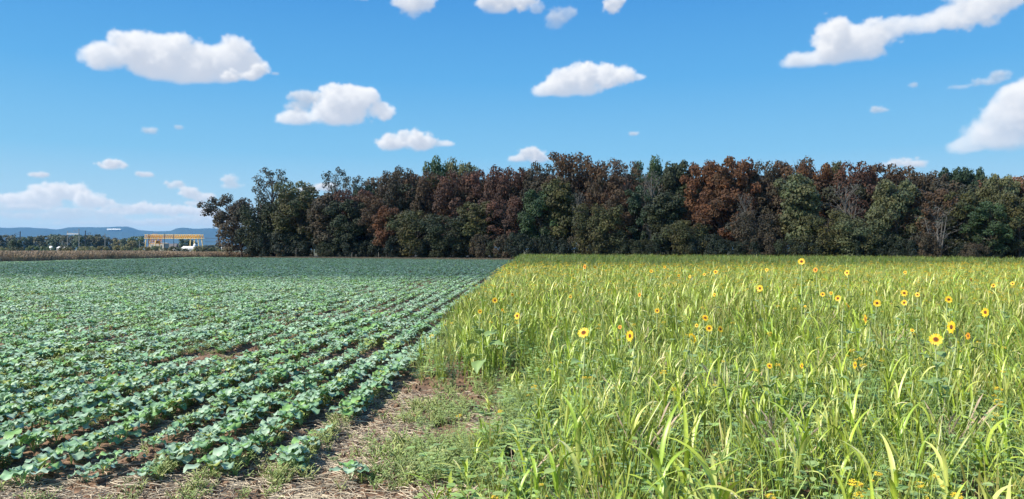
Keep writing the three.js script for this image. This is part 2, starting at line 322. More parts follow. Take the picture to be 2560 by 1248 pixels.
// a tree of unit height: limbs to clumps of leaves; returns { trunk, crown }
function treeShape(seed, o) {
  R = mulberry(seed);
  const tb = new GB(), cb = new GB();
  const { low = 0.25, wide = 0.3, clumps = 26, leaves = 5200, clumpR = 0.085, leaf = 0.017, lean = 0, shell = 0.75, stems = 1, flat = 0.8, twigs = 0, top = 0.5 } = o;
  const lx = lean, trunkPts = []; for (let k = 0; k <= 7; k++) { const t = k / 7; trunkPts.push([lx * t * t * 0.7 + 0.012 * (R() - 0.5), t * 0.86, 0.012 * (R() - 0.5)]); }
  tb.tube(trunkPts, 0.017, 0.003, 6);
  for (let s = 1; s < stems; s++) { const a = R() * 6.28, r = rr(0.04, 0.12), pts = []; for (let k = 0; k <= 5; k++) { const t = k / 5; pts.push([Math.cos(a) * r * (0.15 + t) + lx * t * t, t * rr(0.7, 0.74), Math.sin(a) * r * (0.15 + t)]); } tb.tube(pts, 0.011, 0.002, 5); }
  const cl = [];
  for (let k = 0; k < clumps; k++) {
    const t = (k + 0.5) / clumps, y = mix(low + 0.04, 0.94, Math.pow(t, 0.78)), yy = (y - low) / (1 - low);
    const prof = wide * Math.sqrt(Math.max(0.03, 1 - Math.pow((yy - 0.5 - 0.1 * (1 - top)) / 0.62, 2)));
    const a = k * 2.399 + rr(-0.5, 0.5), r = prof * Math.sqrt(rr(0.12, 1));
    const q = { x: Math.cos(a) * r + lx * y * y, y, z: Math.sin(a) * r, r: clumpR * rr(0.7, 1.35) * (yy > 0.85 ? 0.8 : 1), tone: rr(0.78, 1.25), warm: rr(-1, 1) };
    cl.push(q);
    const y0 = clamp(y - rr(0.1, 0.26), 0.1, 0.84), x0 = lx * y0 * y0 * 0.9, n = 5, pts = [];
    for (let j = 0; j <= n; j++) { const s = j / n; pts.push([mix(x0, q.x, s) + 0.012 * (R() - 0.5), mix(y0, q.y, Math.pow(s, 0.85)) + 0.03 * Math.sin(s * 3.14) * (1 - s), mix(0, q.z, s) + 0.012 * (R() - 0.5)]); }
    tb.tube(pts, leaves < 1000 ? 0.0042 : 0.0065, 0.0008, 4);
    for (let j = 0; j < twigs; j++) { const b = pts[2 + Math.floor(R() * 3)], e = [b[0] + rr(-1, 1) * q.r * 1.3, b[1] + rr(0.2, 1.5) * q.r, b[2] + rr(-1, 1) * q.r * 1.3]; tb.tube([b, [mix(b[0], e[0], 0.5) + rr(-.01, .01), mix(b[1], e[1], 0.6), mix(b[2], e[2], 0.5)], e], 0.0022, 0.0006, 3); }
  }
  let W = 0; for (const q of cl) W += q.r * q.r;
  for (const q of cl) {
    const n = Math.round(leaves * q.r * q.r / W);
    for (let k = 0; k < n; k++) {
      const z = rr(-0.75, 1), a = R() * 6.283, s = Math.sqrt(Math.max(0, 1 - z * z)), d = [Math.cos(a) * s, z * flat, Math.sin(a) * s];
      const lump = 0.72 + 0.6 * noise3(d[0] * 2.3 + q.x * 40, d[1] * 2.3 + q.y * 40, d[2] * 2.3 + q.z * 40), rad_ = q.r * lump * (R() < shell ? rr(0.8, 1.12) : Math.cbrt(R()));
      const c = [q.x + d[0] * rad_, q.y + d[1] * rad_, q.z + d[2] * rad_], L = leaf * rr(0.6, 1.4);
      const nrm = new THREE.Vector3(d[0] + rr(-1, 1), d[1] + 0.5 + rr(-0.9, 0.9), d[2] + rr(-1, 1)).normalize(), e1 = new THREE.Vector3(rr(-1, 1), rr(-0.7, 0.3), rr(-1, 1)).cross(nrm).normalize(), e2 = new THREE.Vector3().crossVectors(nrm, e1);
      const v = q.tone * rr(0.7, 1.32), w = q.warm * 0.12 + rr(-0.1, 0.1), tc = [v * (1 + w), v, v * (1 - w * 0.6)];
      const P = (x, y, h) => cb.v(c[0] + e1.x * x + e2.x * y + nrm.x * h, c[1] + e1.y * x + e2.y * y + nrm.y * h, c[2] + e1.z * x + e2.z * y + nrm.z * h, tc);
      const A = P(-L, 0, -L * 0.25), B = P(0, -L * 0.55, 0), D = P(0, L * 0.55, 0), E = P(L, 0, -L * 0.3);
      cb.t(A, B, D); cb.t(B, E, D);
    }
  }
  return { trunk: tb.geo(), crown: cb.geo() };
}
const TS = {
  full: treeShape(11, { low: 0.16, wide: 0.30, clumps: 40, leaves: 9500, clumpR: 0.085 }),
  round: treeShape(12, { low: 0.22, wide: 0.33, clumps: 36, leaves: 9000, clumpR: 0.095, top: 0.2 }),
  tall: treeShape(13, { low: 0.18, wide: 0.19, clumps: 34, leaves: 8000, clumpR: 0.075 }),
  airy: treeShape(14, { low: 0.3, wide: 0.27, clumps: 34, leaves: 5200, clumpR: 0.07, shell: 0.5, twigs: 2, leaf: 0.015 }),
  sparse: treeShape(15, { low: 0.42, wide: 0.2, clumps: 26, leaves: 1700, clumpR: 0.055, shell: 0.4, twigs: 5, leaf: 0.0125, stems: 3 }),
  bushy: treeShape(16, { low: 0.04, wide: 0.42, clumps: 44, leaves: 9500, clumpR: 0.11, top: 0.3, leaf: 0.019 }),
  leaning: treeShape(17, { low: 0.06, wide: 0.42, clumps: 46, leaves: 9500, clumpR: 0.095, lean: -0.34, leaf: 0.018, twigs: 1 }),
  bare: treeShape(18, { low: 0.2, wide: 0.22, clumps: 30, leaves: 260, clumpR: 0.06, twigs: 7, leaf: 0.012, stems: 4 }),
  shrub: treeShape(19, { low: 0.0, wide: 0.62, clumps: 26, leaves: 4200, clumpR: 0.17, leaf: 0.034, top: 0.1, stems: 4 }),
  far: treeShape(20, { low: 0.08, wide: 0.4, clumps: 26, leaves: 2600, clumpR: 0.13, leaf: 0.034, top: 0.2 }),
};
const LM = {
  rust: leafMat([0.235, 0.10, 0.032], 0.8, 0.3), brown: leafMat([0.175, 0.102, 0.044], 0.8, 0.3), redbrown: leafMat([0.185, 0.085, 0.044], 0.8, 0.3), umber: leafMat([0.135, 0.10, 0.05], 0.8, 0.3),
  olive: leafMat([0.145, 0.135, 0.032], 0.7, 0.3), pale: leafMat([0.20, 0.205, 0.075], 0.65, 0.3), green: leafMat([0.085, 0.14, 0.04], 0.65, 0.3), dark: leafMat([0.07, 0.082, 0.026], 0.7, 0.25), deep: leafMat([0.055, 0.095, 0.035], 0.65, 0.25), grey: leafMat([0.15, 0.15, 0.10], 0.75, 0.3), orange: leafMat([0.24, 0.105, 0.03], 0.8, 0.35), ivy: leafMat([0.036, 0.05, 0.02], 0.6, 0.2),  // last entry: near-black leaf colour, shade at the wood's foot painted into shrubs
};
const edgeD = (t) => 120 / (1 + 0.6 * t);                      // the wood's edge runs from far left to nearer right
// one tree standing at pixel column px, its top at pixel row top, half as wide as hw pixels, some metres behind the edge
function tree(name, shape, leafM, px, top, hw, back, label, group, opts = {}) {
  const dir = pixDir(px, 624), t = dir.x / -dir.z, d = opts.d ?? edgeD(t) + back, p = at(px, 624, d);
  const h = EYE + (624 - top) * (d / -dir.z) / F, s = TS[shape], bb = s.crown.boundingBox ?? (s.crown.computeBoundingBox(), s.crown.boundingBox);
  const wid = (bb.max.x - bb.min.x) / 2, w = hw * (d / -dir.z) / F / wid, turn = opts.turn ?? R() * 6.28;
  const o = base(name, p.x, -0.05, p.z, turn); tag(o, label, opts.cat ?? 'tree', group);
  const k = h / bb.max.y; o.scale.set(w, k, w);
  part('trunk', s.trunk, opts.bark ?? bark, o); part('crown', s.crown, LM[leafM], o);
  return o;
}
R = mulberry(505);
const WOOD = 'trees of the autumn wood';
// skyline trees, left to right
const T1 = [
  ['leaning', 'umber', 604, 484, 66, 3, 'dark brown tree leaning out over the dry grass at the end of the wood', { turn: 0.15 }],
  ['sparse', 'grey', 682, 418, 40, 8, 'half bare tree rising above the left end of the wood', { turn: 1 }],
  ['airy', 'pale', 742, 448, 48, 7, 'thin green crown just right of the half bare tree', {}],
  ['sparse', 'grey', 838, 416, 27, 12, 'slender pale tree, higher of the two thin crowns in the dip of the skyline', { turn: 2 }],
  ['sparse', 'grey', 882, 434, 30, 10, 'short pale tree, lower of the two thin crowns in the dip of the skyline', { turn: 4 }],
  ['full', 'deep', 905, 462, 36, 12, 'small dark green crown beside the gap in the skyline', {}],
  ['airy', 'umber', 988, 414, 40, 5, 'thin grey-brown tree right of the gap in the skyline', { turn: 3 }],
  ['airy', 'brown', 1050, 424, 42, 7, 'brown see-through crown next to the twin green treetops', {}],
  ['round', 'green', 1097, 388, 36, 13, 'bright green treetop, left one of the twin green treetops', {}],
  ['round', 'pale', 1160, 390, 36, 14, 'yellowish green treetop, right one of the twin green treetops', {}],
  ['airy', 'redbrown', 1140, 424, 46, 5, 'red-brown tree in front of the twin green treetops', {}],
  ['airy', 'redbrown', 1215, 412, 46, 6, 'dull red-brown tree right of the twin green treetops', {}],
  ['airy', 'redbrown', 1275, 416, 40, 5, 'wine-brown tree left of the low white cloud', {}],
  ['airy', 'umber', 1335, 404, 44, 8, 'greyish brown tree under the low white cloud', {}],
  ['airy', 'brown', 1425, 372, 54, 6, 'tallest dark brown tree of the whole skyline', { turn: 5 }],
  ['airy', 'brown', 1505, 390, 44, 4, 'brown tree right of the tallest one', {}],
  ['sparse', 'brown', 1568, 398, 40, 4, 'ragged brown tree with loose tufts left of the green dome', { turn: 0.5 }],
  ['round', 'green', 1620, 388, 42, 9, 'green dome-shaped crown between the brown trees in the middle', {}],
  ['bare', 'grey', 1628, 420, 34, 1, 'bare pale grey tree in front of the green dome', { bark: barkPale }],
  ['full', 'dark', 1690, 400, 46, 6, 'dark mixed crown right of the green dome', {}],
  ['full', 'rust', 1755, 398, 52, 5, 'rust-coloured crown, left half of the broad rusty pair', {}],
  ['full', 'rust', 1838, 387, 56, 4, 'rust-coloured crown, right and higher half of the broad rusty pair', {}],
  ['airy', 'umber', 1925, 398, 40, 6, 'thin greyish crown right of the broad rusty pair', {}],
  ['airy', 'brown', 1985, 388, 44, 7, 'light brown crown above the tall pale green tree', {}],
  ['airy', 'orange', 2038, 402, 40, 6, 'orange-tinged crown right of the tall pale green tree', {}],
  ['full', 'olive', 2080, 400, 34, 9, 'olive crown with a rounded top between two brown ones', {}],
  ['airy', 'redbrown', 2150, 400, 52, 6, 'dark red-brown crown above the pale bare branches', {}],
  ['airy', 'brown', 2225, 406, 50, 7, 'brown crown left of the low flat cloud', {}],
  ['airy', 'umber', 2318, 420, 46, 7, 'grey-brown crown under the low flat cloud', {}],
  ['full', 'deep', 2385, 414, 38, 9, 'dark bluish green crown, left one of the pair near the right end', {}],
  ['full', 'deep', 2435, 414, 38, 9, 'dark bluish green crown, right one of the pair near the right end', {}],
  ['full', 'pale', 2498, 432, 42, 4, 'pale olive treetop next to the right edge of the picture', {}],
  ['airy', 'pale', 2556, 434, 40, 6, 'light green crown cut by the right edge of the picture', {}],
];
// the lower front of the wood
const T2 = [
  ['bushy', 'dark', 655, 498, 52, 0, 'dark green bushy tree behind the leaning brown one', {}],
  ['full', 'olive', 752, 474, 56, 1, 'olive tree filling the front of the wood below the half bare tree', {}],
  ['tall', 'umber', 815, 480, 40, 0, 'greyish brown tree with dark trunk near the wooden stakes', {}],
  ['full', 'dark', 868, 498, 50, 0, 'dark green tree below the two thin pale crowns', {}],
  ['airy', 'redbrown', 890, 470, 46, 3, 'red-brown tree below the small dark green crown', {}],
  ['airy', 'brown', 945, 480, 44, 1, 'dull brown tree at the foot of the gap in the skyline', {}],
  ['tall', 'rust', 968, 512, 28, -2, 'narrow rust-red tree standing at the front of the wood', {}],
  ['bushy', 'olive', 1045, 520, 58, -1, 'broad olive bushy tree right of the narrow rust-red one', {}],
  ['bushy', 'dark', 1122, 532, 56, -2, 'dark bushy tree below the twin green treetops', {}],
  ['full', 'olive', 1195, 500, 54, 0, 'yellowish olive tree in front of the red-brown crowns', {}],
  ['airy', 'redbrown', 1262, 490, 44, 1, 'low red-brown tree above the corner of the green crop', {}],
  ['full', 'green', 1352, 470, 46, 1, 'green tree in the shade below the greyish brown crown', {}],
  ['tall', 'olive', 1400, 440, 40, 2, 'olive tree below the tallest dark brown one', {}],
  ['bare', 'grey', 1446, 472, 18, -1, 'broken dead tree with bleached bare limbs', { bark: barkPale }],
  ['bushy', 'olive', 1505, 500, 58, -1, 'broad dark olive tree right of the dead tree', {}],
  ['full', 'brown', 1550, 470, 44, 2, 'brown tree behind the broad dark olive one', {}],
  ['full', 'deep', 1610, 460, 44, 2, 'deep green tree under the green dome', {}],
  ['tall', 'dark', 1665, 478, 42, 0, 'very dark tree right of the bare grey one', {}],
  ['bushy', 'olive', 1722, 545, 48, -2, 'low olive tree below the left half of the rusty pair', {}],
  ['full', 'rust', 1800, 470, 54, 2, 'rusty lower crown below the broad rusty pair', {}],
  ['bare', 'grey', 1862, 478, 24, 0, 'thin bare tree with pale stems below the rusty pair', { bark: barkPale }],
  ['bushy', 'umber', 1890, 520, 54, -1, 'brownish bushy tree right of the thin bare one', {}],
  ['tall', 'pale', 1996, 428, 46, -1, 'tall pale green tree lit above its darker neighbours', {}],
  ['bushy', 'olive', 2070, 520, 58, -2, 'wide olive tree right of the tall pale green one', {}],
  ['bushy', 'pale', 2140, 538, 54, -3, 'low pale olive tree in front of the bare branches', {}],
  ['bare', 'grey', 2115, 450, 46, 1, 'fan of pale bare branches below the dark red-brown crown', { bark: barkPale }],
  ['full', 'pale', 2240, 444, 56, -1, 'large pale olive tree with a double top', {}],
  ['full', 'brown', 2330, 468, 52, 0, 'brownish tree right of the large pale olive one', {}],
  ['bare', 'grey', 2345, 505, 60, -2, 'tangle of bare grey branches low on the right', { bark: barkPale }],
  ['full', 'olive', 2408, 474, 50, 0, 'olive tree below the dark bluish green pair', {}],
  ['full', 'green', 2478, 500, 52, -2, 'mid green tree near the right edge of the wood', {}],
  ['full', 'olive', 2550, 478, 50, -1, 'olive tree cut by the right edge of the picture', {}],
];
for (const [s, m, px, top, hw, back, label, o] of T1) tree('wood_tree', s, m, px, top, hw * 1.3, back, label, WOOD, o);
for (const [s, m, px, top, hw, back, label, o] of T2) tree('wood_tree', s, m, px, top, hw * 1.3, back, label, WOOD, o);
// undergrowth at the foot of the wood
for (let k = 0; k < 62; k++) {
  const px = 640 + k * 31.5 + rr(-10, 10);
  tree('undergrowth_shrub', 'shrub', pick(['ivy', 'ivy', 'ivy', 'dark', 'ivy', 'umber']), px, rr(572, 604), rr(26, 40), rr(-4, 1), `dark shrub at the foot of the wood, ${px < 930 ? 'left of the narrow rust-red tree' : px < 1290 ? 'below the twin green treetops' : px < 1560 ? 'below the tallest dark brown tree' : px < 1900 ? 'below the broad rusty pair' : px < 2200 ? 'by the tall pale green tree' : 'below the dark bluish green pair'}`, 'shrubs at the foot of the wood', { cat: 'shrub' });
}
// depth of the wood behind its front: one mass
{
  const K = { a: [], b: [] }, L = { a: [], b: [] };
  for (let row = 0; row < 5; row++) for (let k = 0; k < 34; k++) {
    const px = 690 + k * 58 + rr(-24, 24) + row * 9, dir = pixDir(px, 624), t = dir.x / -dir.z, d = edgeD(t) + 9 + row * 9 + rr(-3, 3), p = at(px, 624, d);
    if (px > 2760) continue;
    const dip = px < 960 ? 498 : 440, h = EYE + (624 - dip - rr(0, 34)) * (d / -dir.z) / F, w = h * rr(0.95, 1.3);
    K[row % 2 ? 'a' : 'b'].push({ x: p.x, y: -0.05, z: p.z, ry: R() * 6.28, sx: w, sy: h / 0.98, c: pick([[1, 1, 1], [1.2, 0.9, 0.7], [0.8, 1, 0.8], [1.3, 0.85, 0.7]]) });
  }
  stuff('wood_interior', 'shaded trees standing deep inside the autumn wood', 'wood', [['trunks', TS.full.trunk, bark, K.a], ['crowns', TS.full.crown, LM.brown, K.a], ['trunks', TS.round.trunk, bark, K.b], ['crowns', TS.round.crown, LM.umber, K.b]]);
}
console.log('wood done');

// ---------------------------------------------------------------- dry grass beside the field
const straws = (seed, n, h, spread, w, droop) => {
  R = mulberry(seed); const gb = new GB();
  for (let k = 0; k < n; k++) {
    const a = R() * 6.28, r = spread * Math.sqrt(R()), H = h * rr(0.6, 1.1), tx = rr(-1, 1) * droop * H, tz = rr(-1, 1) * droop * H, x = Math.cos(a) * r, z = Math.sin(a) * r, v = rr(0.75, 1.25), pts = [];
    for (let j = 0; j <= 3; j++) { const t = j / 3; pts.push([x + tx * t * t, H * t * (1 - 0.12 * droop * t), z + tz * t * t]); }
    gb.blade(pts, [w, w * 0.9, w * 0.7, w * 0.15], [Math.cos(a + 1.3), 0, Math.sin(a + 1.3)], 0.25, () => [v, v, v]);
    if (R() < 0.4) gb.blade([pts[2], pts[3], [pts[3][0] + tx * 0.2, pts[3][1] + 0.09 * h, pts[3][2] + tz * 0.2]], [w * 0.6, w * 2.6, w * 0.3], [Math.cos(a), 0, Math.sin(a)], 0.3, () => [v * 0.9, v * 0.8, v * 0.75]);
  }
  return gb.geo();
};
const dryM = leafMat([0.46, 0.395, 0.29], 0.85, 0.25);
{
  const g1 = straws(31, 34, 1.25, 0.5, 0.012, 0.35), g2 = straws(32, 34, 1.0, 0.5, 0.012, 0.5), A = [], B = [];
  R = mulberry(33);
  for (let k = 0; k < 12000; k++) {
    const d = 70 + 122 * R(), x = -68 - 12 * R() + 1.2 * Math.sin(d * 0.21) + (d > 150 ? (d - 150) * 0.28 : 0);
    if (!inView(x, d, 1.4)) continue;
    const v = rr(0.8, 1.2) * (0.8 + 0.4 * fbm(x * 0.3, d * 0.12, 1, 3)), s = rr(0.75, 1.15) * mix(1.05, 0.7, sm(130, 190, d));
    (R() < 0.5 ? A : B).push({ x, z: -d, ry: R() * 6.28, s, c: [v, v * rr(0.93, 1.02), v * rr(0.88, 1)] });
  }
  // pale verge between the crop and the wood
  const C = [];
  for (let k = 0; k < 5200; k++) { const px = rr(640, 2660), dir = pixDir(px, 624), t = dir.x / -dir.z, d = edgeD(t) - rr(3.4, 7), x = t * d; const v = rr(0.85, 1.3); C.push({ x, z: -d, ry: R() * 6.28, s: rr(0.2, 0.4), c: [v, v * 1.0, v * 0.9] }); }
  stuff('dry_grass', 'tall dry tan grass along the far left side of the field', 'dry grass', [['tufts', g1, dryM, A], ['tufts', g2, dryM, B]]);
  stuff('verge_grass', 'thin pale grass verge between the crops and the wood', 'grass', [['tufts', g2, dryM, C]]);
}
// wooden stakes before the wood
[[740, 641, 617, 0.0, 'tall thin wooden stake before the dark left part of the wood'], [878, 644, 630, 0.14, 'short leaning wooden stake before the wood'], [890, 644, 634, 0.0, 'short upright stake right beside the leaning one'], [947, 645, 630, -0.03, 'stake standing before the narrow rust-red tree']].forEach(([px, yb, yt, tilt, label]) => {
  const dir = pixDir(px, 624), t = dir.x / -dir.z, d = edgeD(t) - 5, p = at(px, 624, d), h = (yb - yt) * (d / -dir.z) / F + 0.2, gb = new GB();
  gb.tube([[0, -0.1, 0], [tilt * h * 0.5, h * 0.5, 0.01], [tilt * h, h - 0.12, 0]], 0.06, 0.052, 8); const o = base('wooden_stake', p.x, 0, p.z); tag(o, label, 'stake', 'stakes before the wood');
  part('post', gb.geo(), mat([0.34, 0.28, 0.2], 0.9), o); const g2 = new GB(); g2.tube([[tilt * h, h - 0.12, 0], [tilt * h, h, 0]], 0.052, 0.012, 8); part('tip', g2.geo(), mat([0.4, 0.33, 0.25], 0.9), o);
});

// ---------------------------------------------------------------- the yard beyond the field: gantry crane, masts, sheds, bushes
const YD = 520, ym = YD / F;                                    // metres per pixel out there
const yellow = mat([0.75, 0.40, 0.03], 0.6), cream = mat([0.74, 0.55, 0.22], 0.6), steel = mat([0.05, 0.055, 0.065], 0.6), white = mat([0.78, 0.78, 0.76], 0.6), concrete = mat([0.45, 0.41, 0.34], 0.9), roofM = mat([0.13, 0.12, 0.12], 0.8), orange = mat([0.62, 0.25, 0.03], 0.6);
{
  const p0 = at(372, 624, YD), p1 = at(509, 624, YD), len = p1.x - p0.x, top = EYE + 37 * ym, o = base('gantry_crane', p0.x, 0, p0.z); tag(o, 'yellow gantry crane with lattice girders standing beyond the dry grass', 'gantry crane');
  const gd = 2.5, bar = (gb, a, b, r) => gb.tube([a, b], r, r, 4);
  for (const z of [0, 6]) {
    const ch = new GB(); for (const [y, dz] of [[top, 0], [top - gd, -0.6], [top - gd, 0.6]]) ch.box(0, y - 0.17, z + dz - 0.17, len, y + 0.17, z + dz + 0.17); part('girder_chord', ch.geo(), cream, o);
    const la = new GB(), n = 26; for (let k = 0; k < n; k++) { const x0 = len * k / n, x1 = len * (k + 0.5) / n, x2 = len * (k + 1) / n; for (const dz of [-0.6, 0.6]) { bar(la, [x0, top - gd, z + dz], [x1, top, z], 0.11); bar(la, [x1, top, z], [x2, top - gd, z + dz], 0.11); } } part('girder_lattice', la.geo(), yellow, o);
    for (const [xt, xb] of [[1.2, 0.2], [8, 7.2], [len - 6.4, len - 7], [len - 1.4, len - 0.5]]) { const l = new GB(); l.tube([[xb, 0.6, z - 0.4], [(xt + xb) / 2, top * 0.5, z], [xt, top - gd, z]], 0.26, 0.34, 6); part('leg', l.geo(), cream, o); }
  }
  for (const xs of [[-0.6, 8.6], [len - 8, len + 0.6]]) { for (const z of [-0.4, 5.6]) { const b = new GB(); b.box(xs[0], 0.25, z - 0.3, xs[1], 0.75, z + 0.3); part('end_carriage', b.geo(), orange, o); } for (const z of [-0.4, 5.6]) for (const x of [xs[0] + 0.6, xs[1] - 0.6]) { const w = new THREE.CylinderGeometry(0.32, 0.32, 0.25, 12); w.rotateX(Math.PI / 2); w.translate(x, 0.32, z); part('wheel', w, steel, o); } }
  const tr = new GB(), x0 = 2.2, x1 = 9.6; for (const x of [x0, x1]) tr.box(x - 0.1, top - 2, 0.9, x + 0.1, top - 1.8, 5.1);
  for (const x of [x0, (x0 + x1) / 2, x1]) for (const z of [1, 5]) bar(tr, [x, top - 6.2, z], [x, top - 0.4, z], 0.16);
  for (let k = 0; k < 4; k++) { const y = top - 6 + k * 1.7; for (const z of [1, 5]) { tr.box(x0, y - 0.12, z - 0.12, x1, y + 0.12, z + 0.12); bar(tr, [x0, y, z], [(x0 + x1) / 2, y + 1.6, z], 0.1); bar(tr, [(x0 + x1) / 2, y + 1.6, z], [x1, y, z], 0.1); } } part('hoist_frame', tr.geo(), orange, o);
  const cab = new GB(); cab.box(6.4, top - 6.0, 2, 9.0, top - 4.2, 4.4); const cb = part('operator_cab', cab.geo(), yellow, o); const win = new GB(); win.box(6.7, top - 5.3, 4.41, 8.7, top - 4.5, 4.45); part('window', win.geo(), steel, cb);
  const hk = new GB(); for (const z of [2.6, 3.4]) bar(hk, [4.4, top - 8.6, z], [4.4, top - 5.9, z], 0.05); hk.box(3.8, top - 9.2, 2.4, 5, top - 8.6, 3.6); part('hook_block', hk.geo(), steel, o);
}
function shed(name, px0, px1, yt, d, label, cat, wallM, roofMat, pitch = 0.25) {
  const a = at(px0, 624, d), b = at(px1, 624, d), w = b.x - a.x, h = EYE + (624 - yt) * d / F, o = base(name, a.x, 0, a.z), e = h * (1 - pitch), dp = Math.min(8, w); tag(o, label, cat);
  const g = new GB(); g.box(0, 0, -dp, w, e, 0); part('wall', g.geo(), wallM, o);
  const r = new GB(), A = r.v(-0.2, e, 0.2), B = r.v(w + 0.2, e, 0.2), C = r.v(w + 0.2, h, -dp / 2), D = r.v(-0.2, h, -dp / 2), E = r.v(w + 0.2, e, -dp - 0.2), G = r.v(-0.2, e, -dp - 0.2); r.q(A, B, C, D); r.q(D, C, E, G); r.t(A, D, G); r.t(B, E, C); part('roof', r.geo(), roofMat, o);
  const dr = new GB(); dr.box(w * 0.4, 0, 0.005, w * 0.4 + Math.min(2.2, w * 0.3), e * 0.7, 0.06); part('door', dr.geo(), roofM, o);
  for (const t of [0.12, 0.78]) { const wn = new GB(); wn.box(w * t, e * 0.45, 0.005, w * t + w * 0.1, e * 0.75, 0.05); part('window', wn.geo(), steel, o); }
  return o;
}
shed('concrete_store', 374, 409, 607, YD + 16, 'beige concrete store under the left end of the gantry crane', 'building', concrete, concrete, 0.05);
shed('dark_roofed_house', 366, 436, 609, YD + 60, 'low house with dark roof behind the gantry crane', 'house', concrete, roofM, 0.6);
shed('white_shed', 452, 482, 615.5, YD - 10, 'long white shed under the right half of the gantry crane', 'shed', white, white, 0.4);
shed('white_cabin', 553, 558, 618.5, 330, 'small white cabin left of the leaning brown tree', 'cabin', white, white, 0.1);
shed('white_gabled_shed', 123, 128, 615, 430, 'tiny white gabled shed among the bushes left of the twin masts', 'shed', white, white, 0.6);
shed('grey_roofed_shed', 141, 160, 616, 440, 'low grey shed between the bushes under the twin masts', 'shed', concrete, white, 0.3);
{ // white silo with a cone top, a tarp heap, a digger
  const s = at(487, 624, YD - 14), o = base('white_silo', s.x, 0, s.z); tag(o, 'narrow white silo under the right legs of the gantry crane', 'silo');
  const c = new THREE.CylinderGeometry(0.95, 0.95, 3.6, 18); c.translate(0, 3.2, 0); part('barrel', c, white, o); const k = new THREE.ConeGeometry(1.0, 0.9, 18); k.translate(0, 5.45, 0); part('cap', k, white, o); const h = new THREE.ConeGeometry(0.95, 1.2, 18); h.rotateX(Math.PI); h.translate(0, 0.85, 0); part('hopper', h, white, o);
  for (const [x, z] of [[-0.7, -0.7], [0.7, -0.7], [-0.7, 0.7], [0.7, 0.7]]) { const g = new GB(); g.tube([[x, -0.05, z], [x, 1.6, z]], 0.07, 0.07, 5); part('leg', g.geo(), cream, o); }
  const tpos = at(437, 624, YD - 30), tp = base('white_tent', tpos.x, 0, tpos.z); tag(tp, 'small white peaked tent below the middle of the gantry crane', 'tent');
  const tg = new GB(), P = [[-1.7, 0, 1.4], [1.9, 0, 1.4], [1.9, 0, -1.4], [-1.7, 0, -1.4]].map((q) => tg.v(...q)), pk = tg.v(-0.6, 3.4, 0); for (let i = 0; i < 4; i++) tg.t(P[i], P[(i + 1) % 4], pk); part('canvas', tg.geo(), white, tp); const pg = new GB(); pg.tube([[-0.6, 0, 0], [-0.6, 3.6, 0]], 0.06, 0.05, 5); part('pole', pg.geo(), steel, tp);
  const e = at(418, 624, YD - 26), x = base('yellow_loader', e.x, 0, e.z); tag(x, 'small yellow loader parked beside the gantry crane', 'loader');
  const b = new GB(); b.box(0, 0.7, -1, 3.2, 1.5, 1); part('body', b.geo(), yellow, x); const cb = new GB(); cb.box(1.2, 1.5, -0.8, 2.6, 2.7, 0.8); const cabn = part('cab', cb.geo(), yellow, x); const w = new GB(); w.box(1.35, 1.8, 0.81, 2.45, 2.5, 0.84); part('window', w.geo(), steel, cabn);
  for (const [wx, wz] of [[0.5, 1], [2.7, 1], [0.5, -1], [2.7, -1]]) { const wg = new THREE.CylinderGeometry(0.6, 0.6, 0.4, 14); wg.rotateX(Math.PI / 2); wg.translate(wx, 0.6, wz); part('wheel', wg, steel, x); } const bk = new GB(); bk.box(3.4, 0.2, -1.1, 4.3, 1.1, 1.1); bk.tube([[2.4, 1.3, 0.7], [3.6, 0.9, 0.7]], 0.12, 0.12, 4); part('bucket', bk.geo(), yellow, x);
}
// railway masts: [px, top row, distance, label, arms]
const poleGrey = mat([0.33, 0.32, 0.29], 0.8);
[[50, 578, 340, 'dark railway mast above the round tree at the far left', -1, 1], [168, 577, 350, 'left one of the two masts joined by a crossbeam', 1, 0], [197, 571, 350, 'right one of the two masts joined by a crossbeam', -1, 0], [213, 576, 360, 'dark mast right of the two joined masts', 1, 1], [262, 583, 380, 'slim mast above the bushes midway to the crane', 1, 0], [348, 601, 400, 'thin short mast left of the gantry crane', 1, 0], [372, 584, 470, 'mast before the left end of the gantry crane', 1, 1], [411, 584, 470, 'mast before the hoist of the gantry crane', 1, 1], [434, 586, 470, 'mast before the middle of the gantry crane', -1, 1], [545, 588, 330, 'dark lamp-topped mast right of the gantry crane', 1, 1], [573, 601, 420, 'thin mast beside the leaning brown tree', 1, 0], [155, 602, 380, 'short mast left of the two joined masts', 1, 0]].forEach(([px, yt, d, label, arm, dk]) => {
  const p = at(px, 624, d), h = EYE + (624 - yt) * d / F, o = base('railway_mast', p.x, 0, p.z, 0.3), m = dk ? steel : poleGrey; tag(o, label, 'mast', 'railway masts beyond the dry grass');
  const g = new GB(); g.box(-0.15, -0.1, -0.15, 0.15, h, 0.15); for (let k = 0; k < 8; k++) g.box(-0.17, h * (k + 0.5) / 8, -0.17, 0.17, h * (k + 0.5) / 8 + 0.06, 0.17); part('post', g.geo(), m, o);
  const a = new GB(); a.tube([[0, h - 1.6, 0], [arm * 2.2, h - 1.1, 0]], 0.06, 0.05, 5); a.tube([[0, h - 0.4, 0], [arm * 2.2, h - 1.1, 0]], 0.04, 0.04, 5); part('arm', a.geo(), m, o);
  const i = new THREE.CylinderGeometry(0.12, 0.12, 0.5, 8); i.translate(arm * 2.2, h - 1.3, 0); part('insulator', i, m, o);
});
